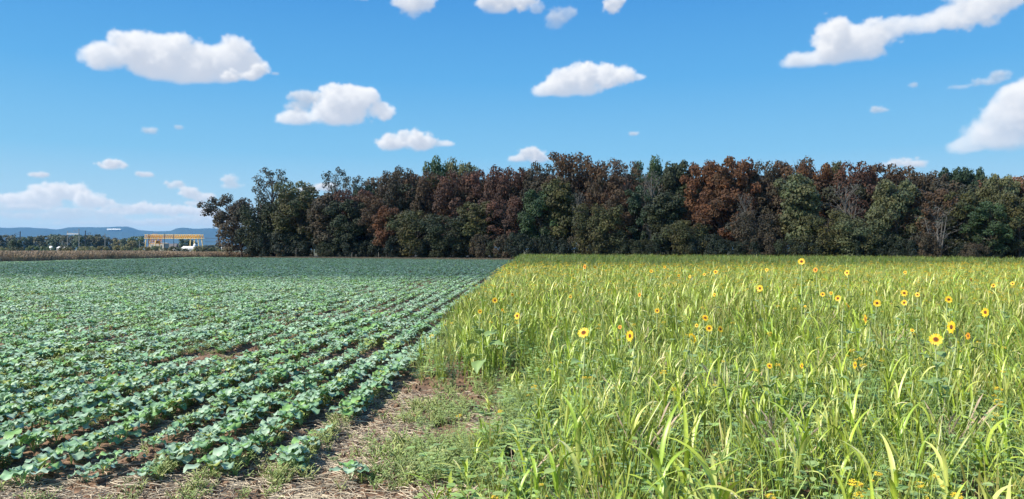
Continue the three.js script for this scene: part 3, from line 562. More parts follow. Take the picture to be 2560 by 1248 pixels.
{ const a = at(168, 585.5, 350), b = at(197, 585.5, 350), o = base('mast_crossbeam', a.x, a.y, a.z); tag(o, 'pale crossbeam spanning the two joined masts', 'beam'); const g = new GB(), w = b.x - a.x; g.box(0, -0.14, 0.2, w, 0.0, 0.42); g.box(0, 0.3, 0.2, w, 0.42, 0.42); part('chord', g.geo(), white, o); const l = new GB(); for (let k = 0; k < 9; k++) l.tube([[w * k / 9, -0.05, 0.3], [w * (k + 1) / 9, 0.35, 0.3]], 0.05, 0.05, 4); part('lattice', l.geo(), white, o); }
for (const [px0, y0, px1, y1, d, label] of [[512, 595, 545, 595.5, 332, 'upper dark overhead wire running from the crane to the lamp-topped mast'], [512, 604, 545, 604.5, 332, 'lower dark overhead wire running from the crane to the lamp-topped mast']]) { const a = at(px0, y0, d), b = at(px1, y1, d), g = new GB(), pts = []; for (let k = 0; k <= 8; k++) { const t = k / 8; pts.push([mix(a.x, b.x, t), mix(a.y, b.y, t) - 0.15 * Math.sin(Math.PI * t), a.z]); } g.tube(pts, 0.07, 0.07, 5); const o = new THREE.Mesh(g.geo(), steel); o.name = numbered('overhead_wire'); scene.add(o); tag(o, label, 'wire', 'overhead wires'); }
{ const p = at(532, 571, HILL_D), o = base('radio_mast', p.x, p.y - 8, p.z); tag(o, 'tiny radio mast on the ridge left of the wood', 'radio mast'); const g = new GB(); g.tube([[0, -20, 0], [0, 40, 0]], 4, 1.4, 6); part('tower', g.geo(), steel, o); const d = new GB(); d.box(-4, 18, -3, 4, 24, 3); part('dish_platform', d.geo(), steel, o); }
// trees and bushes of the plain
R = mulberry(61);
const FARS = [[-300, 590, 40, 640, 'dark'], [-240, 587, 34, 640, 'deep'], [-180, 590, 36, 650, 'dark'], [-120, 586, 34, 640, 'dark'], [-70, 589, 34, 640, 'deep'], [-20, 588, 34, 640, 'dark'], [14, 586, 30, 640, 'dark'], [62, 590, 24, 650, 'deep'], [88, 590, 28, 660, 'dark'], [118, 587, 30, 650, 'dark'], [146, 585, 26, 640, 'deep'], [176, 587, 26, 620, 'dark'], [205, 586, 26, 610, 'deep'], [232, 585, 24, 610, 'dark'], [252, 588, 22, 610, 'dark'], [276, 594, 22, 620, 'grey'], [300, 598, 22, 600, 'olive'], [318, 594, 16, 590, 'deep'], [344, 589, 22, 560, 'green'], [330, 600, 16, 545, 'olive'], [462, 596, 20, 600, 'deep'], [446, 608, 16, 610, 'olive'], [478, 602, 14, 610, 'deep'], [522, 612, 26, 900, 'dark'], [560, 611, 30, 950, 'dark'], [590, 612, 26, 900, 'deep'], [420, 612, 18, 700, 'olive']];
FARS.forEach(([px, top, hw, d, m], k) => tree('distant_tree', 'far', m, px, top, hw, 0, k < 18 ? 'bluish dark green tree in the distant belt left of the crane' : ['round green tree just left of the gantry crane', 'small olive tree at the foot of the round green one', 'dark green tree seen through the gantry crane', 'olive bush beside the dark tree behind the crane', 'narrow dark tree left of the right crane legs', 'faint tree right of the crane on the low horizon', 'faint tree right of the crane on the low horizon', 'faint tree right of the crane on the low horizon', 'olive tree behind the middle of the crane'][k - 18], 'trees of the distant plain', { d }));
tree('dark_round_tree', 'round', 'deep', 38, 597, 18, 0, 'dark round tree standing alone left below the first mast', 'trees of the distant plain', { d: 300 });
for (let k = 0; k < 24; k++) { const px = 8 + k * 24 + rr(-8, 8); tree('yard_bush', 'shrub', pick(['olive', 'pale', 'dark', 'olive', 'green']), px, rr(612, 620), rr(10, 20), 0, 'low olive bush at the edge of the railway yard', 'bushes at the railway yard', { d: rr(240, 330), cat: 'bush' }); }
console.log('yard done');

// ---------------------------------------------------------------- the leafy row crop
// a broad wavy leaf on its stalk, growing out along +x
function broadLeaf(gb, o) {
  const { L, W, pet, el, droop, n = 6, cols = 2, ph = 0, az = 0, v = 1, tipv = 1, y0 = 0, x0 = 0 } = o, pts = [], hw = [];
  let x = x0, y = y0, a = el; const ca = Math.cos(az), sa = Math.sin(az), np = n > 4 ? 2 : 1;
  const P = () => pts.push([x * ca, y, x * sa]);
  P(); hw.push(0.006);
  for (let k = 1; k <= np; k++) { x += Math.cos(a) * pet / np; y += Math.sin(a) * pet / np; P(); hw.push(k === np ? W * 0.16 : 0.006); }
  for (let k = 1; k <= n; k++) { const t = k / n; a = mix(el * 0.65, -droop, Math.pow(t, 0.9)); x += Math.cos(a) * L / n; y += Math.sin(a) * L / n; P(); hw.push(W * (k === n ? 0.32 : Math.pow(Math.sin(Math.PI * Math.min(0.97, 0.1 + 0.86 * Math.pow(t, 1.12))), 0.62)) * (1 + 0.1 * Math.sin(k * 2.4 + ph))); }
  const s = [-sa, 0, ca];
  gb.blade(pts, hw, s, 0.22, (t, w) => { const q = v * (Math.abs(w) < 0.2 ? 1.35 : 1) * (1 + 0.08 * Math.sin(t * 9 + w * 5 + ph)); return t < 0.3 ? [q * 1.3, q * 1.2, q * 1.0] : [q, q * tipv, q]; }, (t, w) => W * 0.26 * Math.sin(t * 15 + ph + (w > 0 ? 1.7 : 0)) * (t > 0.3 ? 1 : 0), cols);
}
const cropTints = [[0.265, 0.405, 0.245], [0.195, 0.35, 0.18], [0.335, 0.465, 0.31], [0.195, 0.365, 0.10]];
const cropMats = cropTints.map((c) => leafMat(c, 0.55, 0.28));
const yellowing = leafMat([0.34, 0.40, 0.06], 0.6, 0.35);
R = mulberry(71);
const cropLeafGeos = []; for (let k = 0; k < 14; k++) { const gb = new GB(); broadLeaf(gb, { L: rr(0.12, 0.18), W: rr(0.056, 0.076), pet: rr(0.08, 0.15), el: rr(0.9, 1.4), droop: rr(-0.2, 0.8), ph: R() * 6, v: rr(0.88, 1.1) }); cropLeafGeos.push(gb.geo()); }
const plantProtos = []; for (let k = 0; k < 7; k++) { const n = 7 + Math.floor(R() * 3), l = []; for (let j = 0; j < n; j++) l.push({ g: Math.floor(R() * 14), a: j * 2.399 + rr(-0.5, 0.5), s: mix(1.15, 0.55, Math.pow(j / n, 1.4)) * rr(0.85, 1.1), tilt: mix(-0.22, 0.3, j / n), y: 0.012 * j }); plantProtos.push(l); }
const cropLow = []; for (let k = 0; k < 6; k++) { const gb = new GB(), n = 8; for (let j = 0; j < n; j++) broadLeaf(gb, { L: rr(0.12, 0.17) * mix(1.1, 0.6, j / n), W: rr(0.05, 0.068) * mix(1.1, 0.65, j / n), pet: rr(0.09, 0.16), el: rr(0.85, 1.4), droop: rr(-0.2, 0.8), ph: R() * 6, v: rr(0.8, 1.15), n: 4, cols: 1, az: j * 2.399 + rr(-0.5, 0.5), tipv: rr(0.94, 1.04) }); cropLow.push(gb.geo()); }
{
  const all = []; R = mulberry(73);
  for (let k = 0; k < 150; k++) {
    const x0 = rowX(k), start = k === 0 ? 5.55 : 5.25 + 0.25 * noise3(k, 1, 1) - 0.02 * Math.min(k, 10), end = 120 - 0.6 * x0 - 8;
    for (let d = start; d < end;) {
      const far = sm(25, 60, d); d += mix(0.13, 0.2, far) * rr(0.7, 1.35);
      const x = x0 + rr(-0.045, 0.045) + 0.02 * Math.sin(d * 0.7 + k);
      if (x < -67.5) continue;
      if (k === 0 && ((d > 6.35 && d < 7.3) || d > 16)) { if (!(d > 6.6 && d < 6.72)) continue; }
      if (R() < 0.05) continue;
      const gap = fbm(x * 1.3, d * 0.35, 11, 3); if (gap > 0.79) continue;
      if (!inView(x, d, d < 40 ? 1.5 : 1.25)) continue;
      const s = 0.86 * rr(0.78, 1.12) * mix(0.86, 1.12, fbm(x * 0.9 + 3, d * 0.5, 6, 2)) * (gap > 0.62 ? 0.75 : 1) * (k === 0 && d > 6.5 && d < 6.8 ? 0.6 : 1);
      all.push({ x, z: -d, d, k, s: s * mix(1, 1.25, far), ry: R() * 6.28, y: groundY(x, d) - 0.005 });
    }
  }
  all.push({ x: -1.33, z: -5.52, d: 5.3, k: -1, s: 0.72, ry: 1.2, y: groundY(-1.33, 5.52) });
  all.sort((a, b) => a.d - b.d);
  const near = all.filter((o) => inView(o.x, o.d, 0.99)).slice(0, 300), set = new Set(near);
  const ord = ['first', 'second', 'third', 'fourth', 'fifth', 'sixth', 'seventh', 'eighth', 'ninth', 'tenth', 'eleventh', 'twelfth'];
  for (const o of near) {
    const g = base('leafy_crop_plant', o.x, o.y, o.z, o.ry); g.scale.setScalar(o.s);
    tag(g, o.k < 0 ? 'lone small blue-green crop plant on the straw by the weeds' : `blue-green leafy crop plant in the ${ord[o.k] ?? 'outer'} row from the straw`, 'crop plant', o.k < 0 ? null : `crop plants of the ${ord[o.k] ?? 'outer'} row`);
    for (const l of pick(plantProtos)) { const m = part('leaf', cropLeafGeos[l.g], R() < 0.035 ? yellowing : pick(cropMats), g); m.rotation.set(0, l.a, l.tilt, 'YXZ'); m.scale.setScalar(l.s); m.position.y = l.y; }
  }
  const bins = cropLow.map(() => []); R = mulberry(74);
  for (const o of all) if (!set.has(o)) { const c = R() < 0.03 ? [0.32, 0.42, 0.1] : pick(cropTints), v = rr(0.85, 1.15); bins[Math.floor(R() * 6)].push({ ...o, c: [c[0] * v, c[1] * v, c[2] * v] }); }
  const lowM = leafMat([1, 1, 1], 0.55, 0.28);
  stuff('row_crop', 'rows of blue-green leafy crop running to the wood', 'crop', bins.map((b, k) => ['plants', cropLow[k], lowM, b]));
  console.log('crop plants', all.length);
}

// ---------------------------------------------------------------- right-hand cover crop
const edgeX = (d) => d < 6.2 ? -0.50 + 0.12 * Math.sin(d * 5) : d < 9.3 ? mix(-0.50, -0.22, sm(6.2, 7, d)) + 0.12 * Math.sin(d * 4) : -1.56 + 0.08 * Math.sin(d * 2.1) + 0.1 * Math.sin(d * 0.63);
const cropTop = (x, d) => {
  let h = 0.66 + 0.26 * sm(6, 15, d) + 0.16 * sm(25, 80, d);
  h *= mix(d < 9.3 ? 0.42 : 0.6, 1, sm(0, 0.9, x - edgeX(d) + 0.012 * d));
  h *= 0.86 + 0.28 * fbm(x * 0.7 + 2, d * 0.7, 4, 3);
  h *= 1 - 0.18 * sm(28, 60, x);
  return h;
};
// sunflowers: [px, py, diameter px, turn, tilt, label]
const small = 'small sunflower head far off in the cover crop';
const SF = [
  [2340, 849, 36, 6, 28, 'big bright sunflower facing the camera with all its rays spread'], [2379, 818, 36, -56, 5, 'large sunflower in profile just behind the big bright one'], [2421, 840, 21, -54, 5, 'orange sunflower right of the large one in profile'],
  [1459, 832, 34, -18, 38, 'sunflower with tilted dark disc standing nearest the bare patch'], [1575, 840, 33, -52, 5, 'narrow sunflower in profile right of the tilted dark-disced one'], [1900, 721, 20, -22, 8, 'lone sunflower standing high in the middle of the cover crop'],
  [2120, 767, 28, 105, 25, 'sunflower turned away with its rays fanned to the right'], [2193, 758, 21, 4, 10, 'sunflower facing the camera right of the one turned away'], [2261, 733, 19, 0, 10, 'upper one of two sunflowers one above the other'], [2261, 757, 17, -22, 6, 'lower one of two sunflowers one above the other'],
  [2372, 749, 21, 20, 20, 'sunflower above the large one in profile'], [2464, 781, 26, -42, 6, 'rightmost well-opened sunflower, half turned left'], [2164, 798, 28, -72, 0, 'drooping sunflower seen edge-on behind a grass blade'], [1731, 845, 30, 128, 20, 'ragged sunflower seen from behind in the group of five'],
  [1763, 795, 20, 24, 30, 'topmost sunflower of the group of five'], [1773, 821, 20, 5, 15, 'middle sunflower of the group of five'], [1801, 823, 19, 36, 12, 'right sunflower of the group of five'], [1742, 814, 11, -20, 10, 'smallest sunflower of the group of five'],
  [1643, 777, 15, 0, 10, 'small sunflower on a long bare stem left of the group of five'], [1698, 764, 17, 62, 12, 'sunflower half turned right above the group of five'], [1599, 737, 13, -48, 6, 'brownish sunflower high above the narrow one in profile'], [1237, 751, 17, 0, 12, 'sunflower nearest the leafy row crop, facing the camera'],
  [1200, 779, 13, 0, 10, 'small sunflower at the crop edge, lower left of the nearest one'], [1293, 790, 21, -40, 10, 'sunflower with ragged rays right of the crop-edge pair'], [2004, 654, 20, 0, 22, 'sunflower standing highest, near the top of the cover crop'], [2039, 675, 15, -30, 6, 'brownish sunflower lower right of the highest one'],
  [2118, 682, 16, -30, 14, 'sunflower with a dark disc, upper one of a close pair'], [2106, 699, 14, 95, 20, 'pale sunflower seen from the side, lower one of a close pair'], [2057, 736, 14, 0, 12, 'leftmost sunflower of a short row of three'], [2078, 733, 10, 0, 8, 'middle and smallest sunflower of a short row of three'],
  [2095, 746, 18, -6, 12, 'rightmost sunflower of a short row of three'], [2191, 733, 17, 104, 10, 'sunflower seen edge-on above the one facing the camera'], [2294, 737, 14, -10, 15, 'small dark-disced sunflower right of the stacked pair'], [2310, 739, 13, 70, 10, 'small yellow sunflower turned aside, right of the dark-disced one'],
  [2222, 820, 13, 75, 8, 'small ragged sunflower left of the big bright one'], [1924, 915, 17, 15, 25, 'small low sunflower opening in the foreground grass, left of three'], [2005, 915, 17, -60, 6, 'small low sunflower in the foreground grass, middle of three'], [2138, 913, 23, -66, 4, 'narrow low sunflower in the foreground grass, right of three'],
  [1851, 915, 12, 30, 60, 'unopened yellow-green sunflower bud in the foreground grass'], [1813, 893, 11, 0, 50, 'tiny sunflower bud left above the unopened one'], [2263, 681, 10, 0, 10, small], [2428, 700, 14, 60, 15, 'loose yellow sunflower high near the right side'], [2484, 714, 12, 0, 10, small], [2532, 709, 12, -20, 10, small], [2521, 755, 14, 95, 20, 'yellow sunflower turned away at the right side'],
  [1462, 667, 14, -50, 5, 'orange sunflower standing alone near the far top of the crop'], [1628, 678, 11, 0, 10, small], [1789, 680, 13, 0, 20, 'small sunflower among the far mustard bloom'], [1662, 668, 9, 0, 10, small], [1725, 692, 10, -30, 10, small], [1697, 689, 9, 10, 10, small], [1761, 686, 9, -20, 10, small], [1786, 737, 11, -40, 8, small], [1487, 668, 9, 30, 10, small],
  [1550, 818, 13, -30, 15, 'withered orange sunflower between the two nearest large ones'], [1426, 742, 10, 0, 10, small], [1281, 737, 10, 20, 15, small], [1256, 775, 9, 0, 10, small], [1917, 675, 11, -30, 10, small], [2013, 766, 8, 0, 40, small], [2281, 826, 11, 10, 40, small], [2302, 798, 12, 70, 20, small],
].map(([px, py, size, turn, tilt, label]) => {
  let d = 0.125 * F / size, p, k = 0;
  do { p = at(px, py, d); d *= 0.97; } while (p.y < cropTop(p.x, -p.z) + 0.03 && ++k < 90);
  return { px, py, size, turn, tilt, label, p, d: -p.z, dia: size * -p.z / F };
});
const bloomRays = SF.map((f) => ({ a: Math.atan2(f.p.x, f.d), d: f.d, h: f.p.y - f.dia * 0.6, w: f.dia * 0.75 / f.d }));
function clearView(x, d, h) { const a = Math.atan2(x, d); for (const r of bloomRays) if (d < r.d + 0.1 && Math.abs(a - r.a) < r.w + 0.1 / d) { const ray = EYE - (EYE - r.h) * d / r.d; if (h > ray) h = ray; } return h; }

// grass plant: stem and arching blades
function grassBlade(gb, o) {
  const { h0, az, len, w, el, bend, n = 9, v = 1, dry = 0, tw = 0 } = o, pts = [], hw = [], side = []; let x = 0, y = h0; const ca = Math.cos(az), sa = Math.sin(az);
  for (let k = 0; k <= n; k++) {
    const t = k / n, a = el - bend * Math.pow(t, 2.2); pts.push([x * ca, y, x * sa]); hw.push(w * Math.pow(Math.sin(Math.PI * clamp(0.16 + 0.84 * t, 0, 0.985)), 0.75));
    const r = tw * t; side.push([-sa * Math.cos(r), Math.sin(r), ca * Math.cos(r)]);
    x += Math.cos(a) * len / n; y += Math.sin(a) * len / n;
  }
  gb.blade(pts, hw, side, 0.3, (t, s) => { const q = v * (Math.abs(s) < 0.3 ? 1.25 : 1), f = dry * sm(0.5, 1, t); return [mix(q, 1.5, f), mix(q, 1.22, f), mix(q * 0.95, 2.3, f)]; });
}
const SG = [[0.39, 0.48, 0.065], [0.28, 0.40, 0.05], [0.54, 0.58, 0.17], [0.34, 0.44, 0.05]];
const sgMats = SG.map((c) => leafMat(c, 0.42, 0.36)), stemM = mat([0.30, 0.36, 0.10], 0.6), dryBlade = leafMat([0.52, 0.42, 0.22], 0.7, 0.3);
R = mulberry(81);
const grassProtos = [], grassLow = [];
for (let k = 0; k < 6; k++) {
  const H = rr(0.5, 0.62), leaves = [], n = 7, plane = R() * 6.28, lean = rr(-0.08, 0.08), low = new GB();
  const st = new GB(); const sp = [0, 1, 2, 3].map((j) => [lean * j / 3 * H, H * j / 3, 0.5 * lean * j / 3 * H]); st.tube(sp, 0.008, 0.003, 5); low.tube(sp, 0.008, 0.003, 4);
  for (let j = 0; j < n; j++) {
    const t = (j + 1) / n, o = { h0: H * (0.1 + 0.88 * t), az: plane + j * Math.PI + rr(-0.6, 0.6), len: rr(0.32, 0.52) * mix(0.8, 1.05, t), w: rr(0.008, 0.015) * mix(0.85, 1.1, t), el: rr(1.18, 1.46) * mix(0.94, 1.05, t), bend: rr(1.0, 3.4) * mix(1.1, 0.8, t), v: rr(0.85, 1.15), dry: R() < 0.18 ? 1 : 0, tw: rr(-0.9, 0.9) };
    const gb = new GB(); grassBlade(gb, o); leaves.push({ geo: gb.geo(), dead: j === 0 && R() < 0.6 }); grassBlade(low, { ...o, n: 6 });
  }
  grassProtos.push({ stem: st.geo(), leaves }); grassLow.push(low.geo());
}
const fineGrass = [0, 1, 2].map((k) => straws(91 + k, 20, 1.0, 0.10, 0.0034, 0.28));
// leafy weeds: small ovate leaves on branching stems
function weed(seed, n, H, L, W, spreadX, stemN = 3) {
  R = mulberry(seed); const gb = new GB();
  for (let s = 0; s < stemN; s++) { const a = R() * 6.28, e = [Math.cos(a) * spreadX, H * rr(0.75, 1), Math.sin(a) * spreadX], mid = [e[0] * 0.35, H * 0.5, e[2] * 0.35]; gb.tube([[0, 0, 0], mid, e], 0.0045, 0.002, 4, [1.1, 1.1, 1]);
    for (let k = 0; k < n / stemN; k++) { const t = rr(0.15, 1), b = t < 0.5 ? [mid[0] * t * 2, mid[1] * t * 2, mid[2] * t * 2] : [mix(mid[0], e[0], t * 2 - 1), mix(mid[1], e[1], t * 2 - 1), mix(mid[2], e[2], t * 2 - 1)]; const az = R() * 6.28, l = L * rr(0.6, 1.2) * mix(1.15, 0.7, t), el = rr(-0.1, 0.9), v = rr(0.8, 1.2), sd = [-Math.sin(az), rr(-0.4, 0.4), Math.cos(az)], pts = []; for (let j = 0; j <= 3; j++) { const q = j / 3; pts.push([b[0] + Math.cos(az) * Math.cos(el) * (0.02 + l * q), b[1] + Math.sin(el) * l * q - 0.25 * l * q * q, b[2] + Math.sin(az) * Math.cos(el) * (0.02 + l * q)]); } const w = W * l / L; gb.blade(pts, [w * 0.2, w, w * 0.8, w * 0.08], sd, 0.25, () => [v, v, v]); } }
  return gb.geo();
}
const broadWeed = [weed(101, 18, 1, 0.085, 0.024, 0.12, 2), weed(102, 21, 1, 0.075, 0.02, 0.16, 3), weed(103, 16, 1, 0.10, 0.029, 0.1, 2)];
const vetch = [weed(104, 54, 1, 0.07, 0.016, 0.3, 6), weed(105, 60, 1, 0.06, 0.014, 0.34, 6)];
const lowWeed = [weed(106, 16, 0.11, 0.03, 0.009, 0.06, 4), weed(107, 20, 0.14, 0.034, 0.010, 0.07, 4)];
function mustardHead(seed, n, r) { R = mulberry(seed); const gb = new GB(); for (let k = 0; k < n; k++) { const a = R() * 6.28, z = rr(-0.5, 1), s = Math.sqrt(1 - Math.min(1, z * z)), c = [Math.cos(a) * s * r, z * r * 0.8, Math.sin(a) * s * r], q = rr(0.006, 0.009), v = rr(0.85, 1.15), t0 = R() * 1.5; for (let j = 0; j < 4; j++) { const b = t0 + j * Math.PI / 2, dx = Math.cos(b), dz = Math.sin(b); const A = gb.v(c[0], c[1], c[2], [v, v, v]), B = gb.v(c[0] + dx * q + dz * q * 0.5, c[1] + 0.003, c[2] + dz * q - dx * q * 0.5, [v, v, v]), C = gb.v(c[0] + dx * q * 1.3, c[1] + 0.004, c[2] + dz * q * 1.3, [v, v, v]), D = gb.v(c[0] + dx * q - dz * q * 0.5, c[1] + 0.003, c[2] + dz * q + dx * q * 0.5, [v, v, v]); gb.q(A, B, C, D); } } return gb.geo(); }
const mustardGeos = [mustardHead(111, 22, 0.024), mustardHead(112, 16, 0.018)], mustM = leafMat([0.88, 0.66, 0.04], 0.6, 0.3);
const mustStalk = (() => { R = mulberry(113); const gb = new GB(); gb.tube([[0, 0, 0], [0.01, 0.5, 0.01], [0, 0.98, 0]], 0.006, 0.002, 4); for (let k = 0; k < 7; k++) { const y = rr(0.35, 0.85), a = R() * 6.28, l = rr(0.08, 0.22); gb.tube([[0, y, 0], [Math.cos(a) * l * 0.5, y + l * 0.6, Math.sin(a) * l * 0.5], [Math.cos(a) * l * 0.7, y + l, Math.sin(a) * l * 0.7]], 0.003, 0.0012, 3); } return gb.geo(); })();

// ---- sunflowers, one by one
const petalM = leafMat([0.90, 0.61, 0.015], 0.55, 0.35), petalDeep = leafMat([0.78, 0.36, 0.012], 0.6, 0.35), discM = mat([0.10, 0.035, 0.012], 0.95), rimM = mat([0.32, 0.13, 0.015], 0.95), sunStem = mat([0.34, 0.40, 0.17], 0.7), sunLeafM = leafMat([0.20, 0.31, 0.10], 0.6, 0.3), budM = leafMat([0.26, 0.33, 0.08], 0.6, 0.2);
function rayGeo(seed, az, L, W, r0) { R = mulberry(seed); const gb = new GB(), pts = [], curl = rr(-0.1, 0.25), c = Math.cos(az), s = Math.sin(az), v = rr(0.85, 1.15); for (let k = 0; k <= 4; k++) { const t = k / 4, x = r0 + L * t; pts.push([x * c, x * s, 0.012 - 0.35 * r0 * t * 0 + curl * L * t * t + 0.004 * (R() - 0.5)]); } gb.blade(pts, [W * 0.5, W * 0.95, W, W * 0.75, W * 0.06], [-s, c, rr(-0.25, 0.25)], 0.3, (t) => [v, v * mix(0.88, 1.04, t), v]); return gb.geo(); }
const petalSets = [0, 1, 2].map((k) => { const a = [], n = 17 + k * 2; for (let j = 0; j < n; j++) a.push(rayGeo(900 + k * 60 + j, j / n * 6.283 + 0.1 * Math.sin(j * 7.3), (0.29 + 0.05 * Math.sin(j * 3.1)) * (k === 2 && j % 4 === 0 ? 0.7 : 1), 0.066, 0.16)); return a; });
const mergeG = (list) => { const gb = new GB(); for (const g of list) { const o = gb.p.length / 3, P = g.attributes.position, C = g.attributes.color; for (let k = 0; k < P.count; k++) gb.v(P.getX(k), P.getY(k), P.getZ(k), [C.getX(k), C.getY(k), C.getZ(k)]); for (const i of g.index.array) gb.i.push(i + o); } return gb.geo(); };
const petalMerged = petalSets.map(mergeG);
const discG = new THREE.SphereGeometry(0.165, 18, 8, 0, 6.283, 0, 1.25); discG.rotateX(Math.PI / 2); discG.scale(1, 1, 0.42); discG.translate(0, 0, -0.02);
const rimG = new THREE.TorusGeometry(0.15, 0.032, 6, 22); rimG.translate(0, 0, 0.012);
const backG = (() => { const gb = new GB(); for (let k = 0; k < 14; k++) { const a = k / 14 * 6.283, c = Math.cos(a), s = Math.sin(a); gb.blade([[0.05 * c, 0.05 * s, -0.1], [0.2 * c, 0.2 * s, -0.05], [0.31 * c, 0.31 * s, -0.02 - 0.02 * (k % 3)]], [0.05, 0.07, 0.01], [-s, c, 0], 0.2, () => [1, 1, 1]); } return gb.geo(); })();
const budG = new THREE.SphereGeometry(0.3, 14, 10); budG.scale(1, 1, 0.8);
function heart(gb, L, W) { const pts = [], hw = []; for (let k = 0; k <= 6; k++) { const t = k / 6; pts.push([0.05 + L * t, 0.035 * Math.sin(t * 1.5) - 0.32 * L * t * t, 0]); hw.push(W * [0.25, 0.85, 1, 0.84, 0.58, 0.3, 0.03][k]); } gb.tube([[0, -0.02, 0], [0.05, 0.0, 0]], 0.004, 0.003, 4); gb.blade(pts, hw, [0, 0, 1], 0.3, (t, w) => Math.abs(w) < 0.2 ? [1.3, 1.25, 1.2] : [1, 1, 1], (t, w) => 0.006 * Math.sin(t * 17 + w), 2); return gb; }
const heartGs = [0.11, 0.14, 0.17].map((L) => heart(new GB(), L, L * 0.42).geo());
SF.forEach((f, n) => {
  R = mulberry(2000 + n);
  const gx = f.p.x + rr(-0.06, 0.06), gz = f.p.z - rr(0.02, 0.1), gy = groundY(gx, -gz), o = base('sunflower', gx, gy, gz); tag(o, f.label, 'sunflower', f.label === small ? 'small far sunflowers' : 'sunflowers of the cover crop');
  const T = rad(f.turn) - Math.atan2(f.p.x, f.d), E = rad(f.tilt), nrm = new THREE.Vector3(Math.sin(T) * Math.cos(E), Math.sin(E), Math.cos(T) * Math.cos(E));
  const hx = f.p.x - gx, hy = f.p.y - gy, hz = f.p.z - gz, b = f.dia * 0.12, st = new GB();
  st.tube([[0, -0.02, 0], [hx * 0.3, hy * 0.35, hz * 0.3], [hx * 0.75 - nrm.x * 0.05, hy * 0.75, hz * 0.75 - nrm.z * 0.05], [hx - nrm.x * (b + 0.04), hy - 0.02 - nrm.y * b, hz - nrm.z * (b + 0.04)], [hx - nrm.x * b, hy - nrm.y * b, hz - nrm.z * b]], 0.008, 0.0055, 7); part('stem', st.geo(), sunStem, o);
  const nl = f.size > 12 ? 5 : 3; for (let k = 0; k < nl; k++) { const t = mix(0.45, 0.9, k / nl), m = part('leaf', heartGs[Math.min(2, Math.floor((1 - k / nl) * 3))], sunLeafM, o); m.position.set(hx * t, hy * t, hz * t); m.rotation.set(rr(-0.3, 0.3), k * 2.4 + n, rr(-0.1, 0.4), 'YXZ'); m.scale.setScalar(rr(0.7, 1.0)); }
  const head = new THREE.Group(); head.name = 'flower_head'; head.position.set(hx, hy, hz); head.scale.setScalar(f.dia); head.quaternion.setFromUnitVectors(new THREE.Vector3(0, 0, 1), nrm); o.add(head);
  const bud = /bud/.test(f.label);
  if (bud) part('bud', budG, budM, head); else { part('disc', discG, discM, head); if (n % 3 !== 1) part('disc_rim', rimG, rimM, head); }
  part('sepals', backG, budM, head);
  const pm = /orange|brownish|withered/.test(f.label) ? petalDeep : petalM, set = n % 3;
  if (!bud) { if (f.size >= 20) for (const g of petalSets[set]) part('petal', g, pm, head); else part('petal_ring', petalMerged[set], pm, head); }
});
// a leafy sunflower still in bud at the back of the bare patch
{
  R = mulberry(77); const p = at(1206, 970, 9.35), o = base('sunflower_plant', p.x, groundY(p.x, 9.35), p.z); tag(o, 'sunflower with large heart-shaped leaves still in bud behind the bare patch', 'sunflower', 'sunflowers of the cover crop');
  const st = new GB(); st.tube([[0, 0, 0], [0.01, 0.3, 0], [0, 0.66, 0.01]], 0.010, 0.006, 7); part('stem', st.geo(), sunStem, o);
  for (const [y, a, s, tz] of [[0.36, 1.9, 1.35, -0.5], [0.42, 3.4, 1.25, -0.55], [0.5, 0.2, 1.4, 0.1], [0.55, 3.9, 1.3, -0.2], [0.6, 5.6, 1.0, 0.3], [0.63, 2.2, 0.8, 0.5]]) { const m = part('leaf', heartGs[2], sunLeafM, o); m.position.set(0, y, 0); m.rotation.set(0.2, -a, tz, 'YXZ'); m.scale.setScalar(s); }
  const b = part('bud', budG, sunLeafM, o); b.position.set(0, 0.69, 0.02); b.scale.setScalar(0.09);
}
console.log('sunflowers done');

